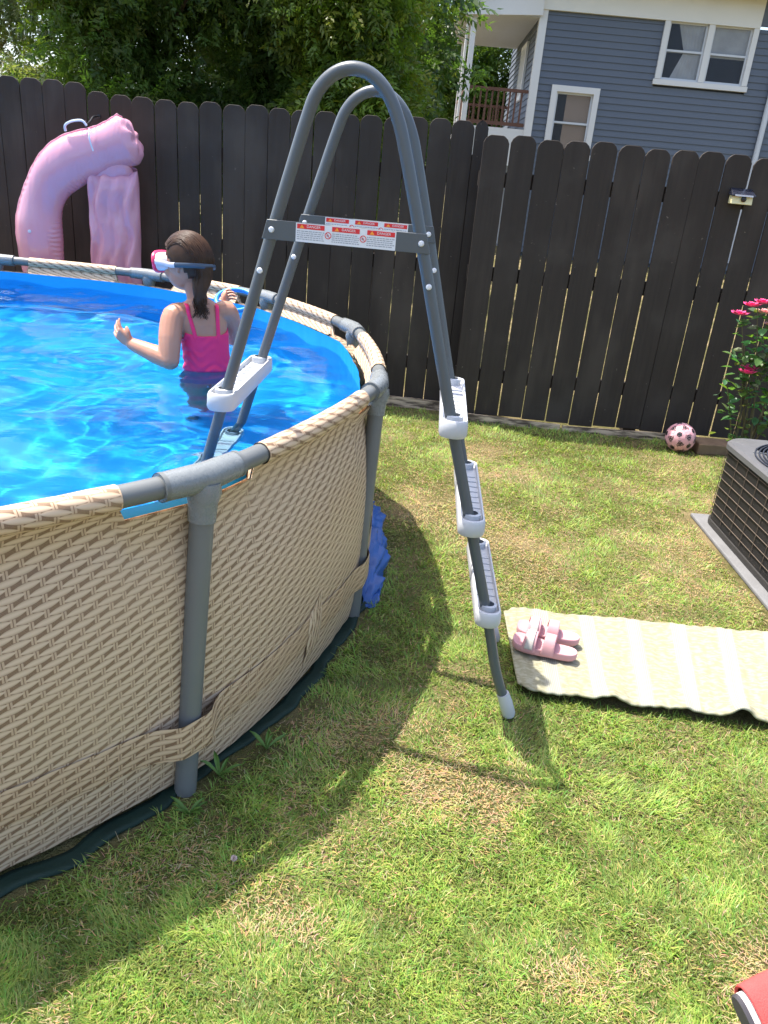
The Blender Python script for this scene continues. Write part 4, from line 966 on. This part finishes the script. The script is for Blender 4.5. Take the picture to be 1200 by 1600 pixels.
MB().hexa([(PX0 - .15, HY - .1, 5.48), (PX1, HY - .1, 5.48), (PX1, PY1 + .2, 5.48), (PX0 - .15, PY1 + .2, 5.48), (PX0 - .15, HY - .1, 5.52), (PX1, HY - .1, 5.52), (PX1, PY1 + .2, 5.52), (PX0 - .15, PY1 + .2, 5.52)]).build('porch_ceiling', M['porch_ceiling'], house)
MB().hexa([(PX0 - .25, HY - .16, 5.40), (PX1 + .05, HY - .16, 5.52), (PX1 + .05, HY - .11, 5.52), (PX0 - .25, HY - .11, 5.40), (PX0 - .25, HY - .16, 5.62), (PX1 + .05, HY - .16, 6.35), (PX1 + .05, HY - .11, 6.35), (PX0 - .25, HY - .11, 5.62)]).build('porch_gable', M['house_white'], house)
MB().hexa([(PX0 - .35, HY - .25, 5.60), (PX1 + .05, HY - .25, 6.36), (PX1 + .05, PY1 + .3, 6.36), (PX0 - .35, PY1 + .3, 5.60), (PX0 - .35, HY - .25, 5.72), (PX1 + .05, HY - .25, 6.48), (PX1 + .05, PY1 + .3, 6.48), (PX0 - .35, PY1 + .3, 5.72)]).build('porch_roof', M['house_white'], house)
def railing(p0, p1):
    d = (p1 - p0); L = d.length; a = math.atan2(d.y, d.x); Rz = Matrix.Rotation(a, 3, 'Z'); c = (p0 + p1) / 2
    rl = MB().box((c.x, c.y, 3.90), (L, .09, .07), Rz).build('railing', M['railing'], house)
    MB().box((c.x, c.y, 3.14), (L, .06, .08), Rz).build('bottom_rail', M['railing'], rl)
    k = int(L / .135)
    for i in range(1, k): q = p0 + d * (i / k); MB().box((q.x, q.y, 3.52), (.042, .042, .68), Rz).build('baluster', M['railing'], rl)
railing(Vector((PX0 + .13, HY + .06, 0)), Vector((PX1 - .02, HY + .06, 0)))
railing(Vector((PX0 + .06, HY + .14, 0)), Vector((PX0 + .06, PY1 - .08, 0)))
railing(Vector((PX0 + .13, PY1, 0)), Vector((PX1 - .02, PY1, 0)))
so = MB().box((HX0 - .06, HY + 2.1, 4.55), (.06, 1.15, 1.35)).build('side_window', M['house_white'], house)
MB().box((HX0 - .095, HY + 2.1, 4.55), (.012, .9, 1.1)).build('pane', M['glass'], so)

# ------------------------------------------------------------------ girl in the pool
def skinmat():
    t = NT('skin', 0.42, 0.45); a = t.noise(9, 4); b = t.noise(40, 3)
    c = t.mix(a, (0.41, 0.185, 0.108), (0.51, 0.255, 0.165)); c = t.mix(t.mt('MULTIPLY', b, .3), c, (0.52, 0.255, 0.18)); t.color(c)
    t.b.inputs['Subsurface Weight'].default_value = 0.25; t.b.inputs['Subsurface Radius'].default_value = (0.012, 0.005, 0.003); t.b.inputs['Subsurface Scale'].default_value = 0.6
    return t.m
M['skin'] = skinmat()
girl = empty('person', (-0.80, 3.22, 0.05), 'girl in a hot pink swimsuit and goggles standing waist-deep in the pool', 'person')
tf = Vector((-0.42, 0.907, 0)).normalized(); tl = Vector((-tf.y, tf.x, 0)); UP = Vector((0, 0, 1))
raw = MB()
def capsule(mb, pts, rads, k=4, n_=16):
    P = catmull(pts, k); m_ = len(pts); rr = [float(np.interp(i / k, range(m_), rads)) for i in range(len(P))]
    mb.tube(P, rr, n_)
    mb.ball(P[0], rr[0], n_, 10); mb.ball(P[-1], rr[-1], n_, 10)
# torso: stacked ellipses (centre, half width, half depth)
tors = [((-.795, 3.225, .50), .108, .082), ((-.797, 3.222, .58), .112, .088), ((-.800, 3.217, .66), .103, .080), ((-.803, 3.214, .74), .093, .072), ((-.808, 3.210, .80), .092, .070), ((-.814, 3.205, .86), .097, .070), ((-.820, 3.200, .91), .101, .066), ((-.824, 3.196, .95), .098, .055), ((-.826, 3.194, .985), .070, .044), ((-.828, 3.193, 1.005), .042, .036)]
n_ = 28; vs = []
for c, a, b in tors:
    for j in range(n_):
        th = 2 * math.pi * j / n_; ct, st_ = math.cos(th), math.sin(th)
        vs.append(Vector(c) + tl * (a * math.copysign(abs(ct) ** .85, ct)) + tf * (b * math.copysign(abs(st_) ** .9, st_)))
fs = [(i * n_ + j, i * n_ + (j + 1) % n_, (i + 1) * n_ + (j + 1) % n_, (i + 1) * n_ + j) for i in range(len(tors) - 1) for j in range(n_)] + [tuple(range(n_ - 1, -1, -1)), tuple((len(tors) - 1) * n_ + j for j in range(n_))]
raw.add(vs, fs)
sc_ = Vector((-.822, 3.198, .945)); shL = sc_ + tl * .108 + Vector((0, -.01, -.012)); shR = sc_ - tl * .104 + Vector((0, 0, .012))
elL = Vector((-.918, 3.065, .770)); wrL = Vector((-1.095, 3.140, .806)); haL = Vector((-1.148, 3.150, .842))
elR = Vector((-.722, 3.35, .826)); wrR = Vector((-.795, 3.54, .925)); haR = Vector((-.812, 3.575, .958))
capsule(raw, [sc_ + tl * .06, shL, shL.lerp(elL, .5) + Vector((-.006, -.006, 0)), elL], [.042, .048, .046, .038])
capsule(raw, [elL, elL.lerp(wrL, .35), wrL], [.038, .039, .025])
capsule(raw, [sc_ - tl * .06, shR, shR.lerp(elR, .5) + Vector((.01, 0, 0)), elR], [.040, .042, .038, .033])
capsule(raw, [elR, elR.lerp(wrR, .35), wrR], [.033, .034, .022])
armseg = [(shL, elL, .050), (elL, wrL, .045), (shR, elR, .048), (elR, wrR, .045)]
def hand(mb, wr, ha, palm_n, curl, spread, thumb_side):
    fw = (ha - wr).normalized(); pn = (Vector(palm_n) - fw * Vector(palm_n).dot(fw)).normalized(); sd_ = fw.cross(pn).normalized()
    for q in (-.021, -.007, .007, .021):
        capsule(mb, [wr, wr.lerp(ha, .5) + sd_ * q * .8, ha + sd_ * q], [.019, .0155, .0120], 3, 10)
    for k, (q, L, rr) in enumerate(((-.027, .046, .0070), (-.009, .056, .0074), (.009, .060, .0076), (.027, .054, .0074))):
        p0 = ha + sd_ * q; dirn = (fw + sd_ * (q * spread)).normalized(); pts = [p0]; a = 0.15
        for s_ in (.42, .32, .26):
            a += curl * (1 + .08 * k); d_ = dirn * math.cos(a) + pn * math.sin(a); pts.append(pts[-1] + d_ * L * s_)
        capsule(mb, pts, [rr, rr * .95, rr * .88, rr * .75], 3, 8)
    ts = sd_ * thumb_side; p0 = wr.lerp(ha, .30) + ts * .018
    capsule(mb, [p0, p0 + ts * .016 + fw * .016 + pn * .006, p0 + ts * .020 + fw * .034 + pn * .016], [.0105, .0092, .0075], 3, 8)
hand(raw, wrL, haL, (.10, .85, .45), .24, 14, -1)
hand(raw, wrR, haR, (.75, .15, .25), .62, 4, -1)
# legs under water
hip = Vector((-.797, 3.222, .56))
for s_ in (1, -1):
    a = hip + tl * .055 * s_; k_ = a + Vector((0, .02, -.26)) + tl * .01 * s_; f_ = Vector((k_.x, k_.y - .01, .075))
    capsule(raw, [a, a.lerp(k_, .5), k_], [.068, .062, .045]); capsule(raw, [k_, k_.lerp(f_, .35), f_], [.044, .044, .030]); capsule(raw, [f_, f_ + tf * .10 - UP * .008], [.028, .020])
# neck and head
HC = Vector((-.880, 3.203, 1.140)); hf = Vector((-.93, .33, -.10)).normalized(); hl = UP.cross(hf).normalized(); hu = hf.cross(hl).normalized()   # hl: her left, towards the camera
HM = Matrix((hf, hl, hu)).transposed()
capsule(raw, [(-.828, 3.194, .97), (-.845, 3.198, 1.03), HC - hu * .045 - hf * .012], [.044, .040, .044])
raw.ball(HC + hu * .012 - hf * .008, (.094, .077, .098), 24, 16, HM)
raw.ball(HC - hu * .044 + hf * .022, (.064, .059, .062), 20, 14, HM)
raw.ball(HC - hu * .078 + hf * .050, (.022, .026, .018), 14, 10, HM)
raw.ball(HC - hu * .035 + hf * .060 + hl * .026, (.028, .026, .028), 12, 10, HM); raw.ball(HC - hu * .035 + hf * .060 - hl * .026, (.028, .026, .028), 12, 10, HM)
capsule(raw, [HC + hf * .076 + hu * .004, HC + hf * .090 - hu * .018], [.008, .0125], 3, 10)
capsule(raw, [HC + hf * .074 - hu * .046 + hl * .014, HC + hf * .082 - hu * .045, HC + hf * .074 - hu * .046 - hl * .014], [.006, .0085, .006], 3, 8)
capsule(raw, [HC + hf * .072 - hu * .057 + hl * .012, HC + hf * .079 - hu * .057, HC + hf * .072 - hu * .057 - hl * .012], [.006, .009, .006], 3, 8)
for s_ in (1, -1):
    er = HC + hl * .071 * s_ - hu * .010 - hf * .008
    capsule(raw, [er - hu * .022 + hf * .004, er - hf * .004 + hl * .006 * s_, er + hu * .020 + hl * .004 * s_], [.0065, .010, .0085], 4, 10)
tmp = raw.build('tmp_body', None)
md = tmp.modifiers.new('r', 'REMESH'); md.mode = 'VOXEL'; md.voxel_size = 0.0032
md = tmp.modifiers.new('s', 'SMOOTH'); md.factor = 0.5; md.iterations = 6
dg = bpy.context.evaluated_depsgraph_get(); me = bpy.data.meshes.new_from_object(tmp.evaluated_get(dg))
bpy.data.objects.remove(tmp)
g0 = org(girl); nb = len(me.vertices); co = np.empty(nb * 3, np.float32); me.vertices.foreach_get('co', co); co = co.reshape(-1, 3).astype(float)
nrm = np.empty(nb * 3, np.float32); me.vertices.foreach_get('normal', nrm); nrm = nrm.reshape(-1, 3).astype(float)
me.transform(Matrix.Translation(-g0)); me.materials.append(M['skin']); me.polygons.foreach_set('use_smooth', [True] * len(me.polygons))
body = bpy.data.objects.new('body', me); COL.objects.link(body); body.parent = girl; ORG['body'] = g0.copy()
# swimsuit: the torso faces, pushed out along their normals
ctr = np.array([[*c] for c, a, b in tors]); zz = ctr[:, 2]
cx = np.interp(co[:, 2], zz, ctr[:, 0]); cyy = np.interp(co[:, 2], zz, ctr[:, 1]); wa = np.interp(co[:, 2], zz, [a for c, a, b in tors]); wb = np.interp(co[:, 2], zz, [b for c, a, b in tors])
dx, dy = co[:, 0] - cx, co[:, 1] - cyy; la = dx * tl.x + dy * tl.y; fa = dx * tf.x + dy * tf.y
el = np.sqrt((la / wa) ** 2 + (fa / wb) ** 2)
def segdist(P, a, b):
    a = np.array(a); b = np.array(b); d = b - a; t_ = np.clip(((P - a) @ d) / (d @ d), 0, 1); return np.linalg.norm(P - (a + t_[:, None] * d), axis=1)
arm = np.zeros(nb, bool)
for a, b, rr in armseg: arm |= segdist(co, a, b) < rr
inS = (el < 1.16) & ~arm & (co[:, 2] < 0.895 + 0.42 * fa + 0.012) & (co[:, 2] > 0.690)
inN = (el < 1.16) & ~arm & (co[:, 2] < 0.695) & (co[:, 2] > 0.515)
def submesh(mask, off, name, mat, jitter=None, cut=None):
    polys = np.array([p.vertices[:] for p in me.polygons if len(p.vertices) == 4]); keep = mask[polys].all(1); P = polys[keep]
    used = np.unique(P); mp_ = -np.ones(nb, int); mp_[used] = np.arange(len(used)); V = co[used] + nrm[used] * off
    if jitter is not None: V = V + nrm[used] * jitter(co[used])[:, None]
    o = npmesh(name, V - np.array(g0), [mp_[P]], mat, None, girl, True)
    if cut:
        bm = bmesh.new(); bm.from_mesh(o.data); bmesh.ops.bisect_plane(bm, geom=bm.verts[:] + bm.edges[:] + bm.faces[:], plane_co=cut[0] - g0, plane_no=cut[1], clear_outer=True); bm.to_mesh(o.data); bm.free()
    s_ = o.modifiers.new('s', 'SOLIDIFY'); s_.thickness = .0025; s_.offset = 1; return o
suitm = simple('hot_pink_swimsuit', (0.84, 0.028, 0.135), 0.55, 0.35, 0.10, 10, 0.15, 400)
submesh(inS, 0.002, 'swimsuit', suitm, lambda P: 0.0028 * np.sin(P[:, 2] * 150 + 14 * P[:, 0] + 3 * np.sin(P[:, 0] * 60)) * vnoise(P[:, 0] * 9, P[:, 2] * 9, 2.0, 4), (Vector((-.814, 3.205, .895)), (UP - tf * .42).normalized()))
submesh(inN, 0.0015, 'swim_bottoms', simple('slate_blue_swim_bottoms', (0.12, 0.15, 0.20), 0.6))
def surf(la_, z_, back=True, off=.006):
    a = np.interp(z_, zz, [a for c, a, b in tors]); b = np.interp(z_, zz, [b for c, a, b in tors]); x = np.interp(z_, zz, ctr[:, 0]); y = np.interp(z_, zz, ctr[:, 1])
    q = max(0, 1 - (abs(la_) / a) ** 2.2) ** .5
    return Vector((x, y, z_)) + tl * la_ + tf * ((-1 if back else 1) * (b * q + off))
for s_ in (1, -1):
    pt = [surf(.046 * s_, .855), surf(.050 * s_, .89), surf(.054 * s_, .925), surf(.058 * s_, .955, True, .009), Vector(surf(.060 * s_, .975, True, .006)) + UP * .008, surf(.060 * s_, .972, False, .004) + UP * .010, surf(.058 * s_, .94, False), surf(.055 * s_, .91, False)]
    MB().tube(catmull(pt, 5), .0052, 8, True, (.55, 1.5), up=-tf).build('strap', suitm, girl, smooth=True)
# hair
hairm = NT('wet_dark_hair', 0.42, 0.22); hairm.color(hairm.mix(hairm.noise(30, 3), (0.014, 0.007, 0.0045), (0.085, 0.042, 0.022))); M['hair'] = hairm.m
hm = MB(); NU, NVv = 44, 26
def skull(d, k=1.0): return HC + hu * .012 - hf * .008 + HM @ Vector((d[0] * .094 * k, d[1] * .077 * k, d[2] * .098 * k))
caps = {}
vs = []; keepv = []
for j in range(NVv):
    ph_ = math.pi * j / (NVv - 1)
    for i in range(NU):
        th = 2 * math.pi * i / NU; d = (math.sin(ph_) * math.cos(th), math.sin(ph_) * math.sin(th), math.cos(ph_))
        k = 1.075 + .018 * mnoise.noise((d[0] * 3, d[1] * 9, d[2] * 3))
        vs.append(skull(d, k)); hair_front = .62 - .5 * max(0, .35 - d[2]); keepv.append(d[0] < hair_front and (d[2] > -.25 or d[0] < -.25) and d[2] > -.72)
fs = []
for j in range(NVv - 1):
    for i in range(NU):
        f = (j * NU + i, j * NU + (i + 1) % NU, (j + 1) * NU + (i + 1) % NU, (j + 1) * NU + i)
        if all(keepv[q] for q in f): fs.append(f)
hm.add(vs, fs); rh = random.Random(3)
hair = hm.build('hair', M['hair'], girl, smooth=True, angle=180, solid=.006)
st = MB()
for k in range(330):        # strands combed back over the skull, some falling down the neck
    th = rh.uniform(-1.25, 1.25); lo = rh.uniform(.25, 1.0)
    pts = []
    e_end = 2.1 if abs(th) > .5 else 2.35
    for q in range(9):
        a = -.55 + lo * .0 + (e_end + .55) * q / 8        # angle over the head from the brow to the nape
        d = Vector((math.cos(a + math.pi / 2 - .3) * -1 if False else math.sin(-a + .35), math.sin(th) * (1 if a < 1.5 else .8), math.cos(a - .35) * math.cos(th) ** .5 if a < 1.9 else math.cos(a - .35)))
        d.x = -math.sin(a - .35) * math.cos(th * .8); d.z = math.cos(a - .35) * math.cos(th) ** .35; d.normalize()
        pts.append(skull(d, 1.10 + .02 * rh.random()))
    if k % 2 == 0 and abs(th) < 1.0:
        b = pts[-1]; pts += [b.lerp(Vector((-.812 + rh.uniform(-.025, .022), 3.135 + rh.uniform(-.02, .03), 1.03)), .75), Vector((-.815 + rh.uniform(-.022, .030), 3.128 + rh.uniform(-.012, .03), 1.0)), Vector((-.806 + rh.uniform(-.034, .034), 3.125 + rh.uniform(-.018, .03), rh.uniform(.935, .995)))]
    n2 = len(pts); P = catmull(pts, 3); st.tube(P, [.0024 * (1 - .75 * i / len(P)) + .0005 for i in range(len(P))], 4, False)
so_ = st.build('hair_strands', M['hair'], hair, smooth=True, angle=180); so_['kind'] = 'stuff'
m = MB()
m.tube(catmull([HC - hf * .075 - hu * .02 + hl * .015, HC - hf * .078 - hu * .06 + hl * .02, Vector((-.812, 3.138, 1.04)), Vector((-.810, 3.132, .995)), Vector((-.803, 3.130, .955))], 6), [.05 - .045 * (i / 24) ** 1.1 for i in range(25)], 14, True, (1.0, .75))
m.build('hair_fall', M['hair'], girl, smooth=True)
# goggles
gpink = simple('pink_goggle_frame', (0.85, 0.05, 0.16), 0.3, 0.5, .04); gstrap = simple('blue_grey_strap', (0.05, 0.075, 0.11), 0.4, 0.5); gclear = simple('pale_goggle_skirt', (0.62, 0.58, 0.62), 0.3, 0.5, .04)
gog = Vector((0, 0, 0))
def gl(x, y, z): return HC + hf * x + hl * y + hu * z
def gring(x, ay, az, r, nm, mat, par, curve=.25):
    pts = []
    for k in range(41):
        a = 2 * math.pi * k / 40; y = ay * math.copysign(abs(math.cos(a)) ** .7, math.cos(a)); z = az * math.copysign(abs(math.sin(a)) ** .7, math.sin(a)); pts.append(gl(x - curve * y * y / ay, y, z + .004))
    return MB().tube(pts, r, 8, False, up=hf).build(nm, mat, par, smooth=True)
fr_ = gring(.128, .064, .036, .0085, 'goggles', gpink, girl)
m = MB()
def skf(i, j):
    a = 2 * math.pi * i / 40; q = j / 4; ay = .066 - .004 * q; az = .036 - .002 * q
    y = ay * math.copysign(abs(math.cos(a)) ** .7, math.cos(a)); z = az * math.copysign(abs(math.sin(a)) ** .7, math.sin(a))
    return gl(.126 - .25 * y * y / ay - .05 * q - .012 * q * abs(y) / ay, y, z + .004)
m.grid(skf, 41, 5); m.build('skirt', gclear, fr_, smooth=True, angle=180)
m = MB(); lens = simple('dark_lens', (0.02, 0.03, 0.06), 0.08, 0.6)
m.grid(lambda i, j: gl(.126 - .25 * (.062 * (i / 10 - .5) * 2) ** 2 / .064, .060 * (i / 10 - .5) * 2, .032 * (j / 5 - .5) * 2 + .004), 11, 6); m.build('lens', lens, fr_, smooth=True)
for s_ in (1, -1):
    pt = [gl(.105, .066 * s_, .006), gl(.060, .074 * s_, .002), gl(.02, .083 * s_, -.004), gl(-.005, .086 * s_, -.004)]
    MB().tube(catmull(pt, 5), .006, 8, True, (.5, 1.7), up=hl).build('side_clip', gclear, fr_, smooth=True)
pts = []
for k in range(25):
    a = R_(88) + R_(184) * k / 24; pts.append(gl(-.008 + .108 * math.cos(a), .090 * math.sin(a), -.004 - .012 * (1 - math.sin(a)) * .9))
MB().tube(pts, .007, 8, True, (1.35, .4), up=hu).build('head_strap', gstrap, fr_, smooth=True)
# ring in her hand
rg = MB(); rc = Vector((-.768, 3.60, .950)); ra = Vector((.98, .15, .05)).normalized(); rb = Vector((-.1, .80, .42)); rb = (rb - ra * rb.dot(ra)).normalized()
rg.tube([rc + ra * .086 * math.cos(2 * math.pi * k / 40) + rb * .080 * math.sin(2 * math.pi * k / 40) for k in range(41)], .0110, 12, False)
meta(rg.build('dive_ring', simple('blue_ring_plastic', (0.02, 0.25, 0.72), 0.35, 0.5, .05), smooth=True), 'blue plastic ring held in the girl\'s raised hand by the pool rim', 'toy ring')

# ------------------------------------------------------------------ grass
def inside_quad(x, y, q):
    r_ = np.ones(len(x), bool)
    for i in range(4):
        a, b = q[i], q[(i + 1) % 4]; r_ &= ((b[0] - a[0]) * (y - a[1]) - (b[1] - a[1]) * (x - a[0])) > 0
    return r_
def drymap(x, y):
    d = 0.55 * vnoise(x, y, 1.7, 31) + 0.30 * vnoise(x, y, 4.3, 32) + 0.25 * vnoise(x, y, 11.0, 33)
    for gx, gy, s_, a in ((.38, 1.50, .09, .24), (.17, 1.60, .08, .20), (-.08, 1.20, .10, .24), (.50, 1.12, .13, .26), (.22, 1.33, .09, .16), (.62, 1.62, .05, .2), (.8, 1.62, .2, -.22), (.55, 1.40, .16, -.18), (.9, 1.95, .25, -.15), (1.3, 3.6, .35, .16), (.5, 3.4, .3, .05), (.3, 2.4, .3, -.10), (-.5, 1.25, .16, .16), (.95, 1.05, .15, .2)):
        d = d + a * np.exp(-((x - gx) ** 2 + (y - gy) ** 2) / (2 * s_ * s_))
    return d
NB = 400000
yy = 0.62 + 4.85 * rng.random(NB) ** 1.75
half = 0.30 + 0.56 * yy; xx = rng.uniform(-1, 1, NB) * half + 0.12
extra = rng.random(NB)
k = np.hypot(xx - PC.x, yy - PC.y) > 2.225 + 0.030 * vnoise(xx, yy, 9, 8) + 0.03 * np.clip((-42 - np.degrees(np.arctan2(yy - PC.y, xx - PC.x))) / 12, 0, 1)
k &= ~inside_quad(xx, yy, [(0.505, 2.095), (1.55, 2.03), (1.76, 2.565), (0.51, 2.58)])
k &= ~((xx > 1.60) & (yy > 2.72) & (yy < 3.90)); k &= yy < np.where(xx < .4, 5.50, 5.29)
k &= ~((xx > 2.05) & (yy > 4.97) & (yy < 5.2))
pm = np.hypot(xx - PC.x, yy - PC.y); bare = np.exp(-((pm - 2.23) / .07) ** 2) * (yy < 2.0) * 0.8
dry = drymap(xx, yy); k &= rng.random(NB) > np.clip((dry - .80) * 1.5, 0, .5); k &= rng.random(NB) > bare
xx, yy, dry = xx[k], yy[k], dry[k]; n_ = len(xx)
lush = np.clip(1.15 - dry, .2, 1)
isdry = rng.random(n_) < np.clip((dry - .54) * 2.4, .06, .85)
Lg = rng.uniform(.014, .031, n_) * (.65 + .75 * lush) * np.where(isdry, .9, 1.0) * (.6 + .8 * vnoise(xx, yy, 14, 51)); Wg = rng.uniform(.0015, .0030, n_) * np.where(isdry, .68, 1.0) * (1 + .16 * np.clip(yy - 1, 0, 5))
az = rng.uniform(0, 2 * np.pi, n_) ; lean = np.where(isdry, rng.uniform(.7, 1.45, n_), rng.uniform(.15, 1.15, n_)); bend = rng.uniform(.2, .9, n_)
swirl = vnoise(xx, yy, 6, 41) * 7; az = np.where(rng.random(n_) < .55, swirl + rng.normal(0, .6, n_), az)
dxy = np.stack([np.cos(az), np.sin(az)], 1); px = np.stack([-np.sin(az), np.cos(az)], 1)
def at(t_):
    a = lean + bend * t_ * .8; return np.c_[dxy * (np.sin(a) * Lg * t_)[:, None], np.maximum(np.cos(a), .05) * Lg * t_]
b0 = np.c_[xx, yy, np.where(isdry, rng.uniform(0, .010, n_), 0)]
p1 = b0 + at(.5); p2 = b0 + at(1.0); wv = np.c_[px * (Wg / 2)[:, None], np.zeros(n_)]
V = np.stack([b0 - wv, b0 + wv, p1 + wv * .85, p1 - wv * .85, p2], 1).reshape(-1, 3)
i5 = np.arange(n_) * 5
F4 = np.stack([i5, i5 + 1, i5 + 2, i5 + 3], 1); F3 = np.stack([i5 + 3, i5 + 2, i5 + 4], 1)
gr = np.stack([rng.uniform(.112, .195, n_), rng.uniform(.228, .325, n_), rng.uniform(.028, .058, n_)], 1)
yl = rng.random(n_)[:, None] ** 1.6 * .65; gr = gr * (1 - yl) + np.array([.44, .40, .12]) * yl
cl_ = (.62 + .76 * vnoise(xx, yy, 14, 51))[:, None] * (.8 + .4 * vnoise(xx, yy, 37, 52))[:, None]; gr = gr * cl_
dr = np.stack([rng.uniform(.38, .62, n_), rng.uniform(.28, .46, n_), rng.uniform(.13, .25, n_)], 1)
cg = np.where(isdry[:, None], dr, gr); cc = np.repeat(cg, 5, 0)
o = npmesh('grass', V, [F4, F3], M['grass'], cc); meta(o, 'short patchy green lawn with dry straw patches', 'grass', kind='stuff')
# broad weeds at the pool foot and a white clover flower
def weed(x, y, nleaf, size, seed, label):
    r_ = np.random.default_rng(seed); e = empty('weed', (x, y, 0), label, 'weed')
    for k_ in range(nleaf):
        a = r_.uniform(0, 6.28); L = size * r_.uniform(.6, 1.1); m = MB(); d = Vector((math.cos(a), math.sin(a), 0)); q = Vector((-d.y, d.x, 0)); ln_ = r_.uniform(.5, 1.1)
        pts = [Vector((x, y, .005)) + d * (L * t_ * math.sin(ln_)) + UP * (L * math.cos(ln_) * t_ * (1.25 - .6 * t_)) for t_ in (0, .25, .5, .75, 1)]
        wd = [.15, .75, 1, .7, .03]
        m.add([p + q * (L * .085 * w_) * s2 + UP * (.004 * abs(s2)) for p, w_ in zip(pts, wd) for s2 in (-1, 0, 1)], [(3 * i + j, 3 * i + j + 1, 3 * i + j + 4, 3 * i + j + 3) for i in range(4) for j in range(2)])
        m.build('leaf_blade', M['weed'], e, smooth=True)
M['weed'] = simple('weed_leaf', (0.09, 0.17, 0.03), .5, .3, .25, 20)
weed(-.375, 1.60, 7, .085, 1, 'broad-leaved weed growing beside the foot of the nearest pool leg')
weed(-.27, 1.72, 5, .09, 2, 'long-leaved weed just behind the nearest pool leg')
weed(-.42, 1.46, 9, .08, 3, 'spiky grass tuft at the torn ground sheet by the pool leg')
cf = empty('clover_flower', (-.272, 1.30, 0), 'single pale clover flower in the shaded grass near the pool', 'flower')
MB().tube([(-.272, 1.30, 0), (-.270, 1.301, .03), (-.271, 1.30, .048)], .001, 6).build('stem', M['weed'], cf, smooth=True)
m = MB(); rr_ = random.Random(2)
for k_ in range(40):
    z_ = 1 - 2 * (k_ + .5) / 40; a = k_ * 2.4; d = Vector((math.sqrt(1 - z_ * z_) * math.cos(a), math.sqrt(1 - z_ * z_) * math.sin(a), z_)); c = Vector((-.271, 1.30, .050)); q = d.orthogonal().normalized() * .0012
    m.add([c - q, c + q, c + d * .0065 + q * 1.3, c + d * .0085, c + d * .0065 - q * 1.3], [(0, 1, 2, 3, 4)])
m.build('flower_head', simple('clover_petal', (.50, .40, .38), .7, .2), cf)

# ------------------------------------------------------------------ light bent by the water
try:
    sl.cycles.is_caustics_light = True
    water.cycles.is_caustics_caster = True
    for nm in [lin_o.name, 'body'] + [o.name for o in lad.children] + [o.name for o in girl.children]:
        bpy.data.objects[nm].cycles.is_caustics_receiver = True
except Exception as ex:
    print('caustics flags', ex)
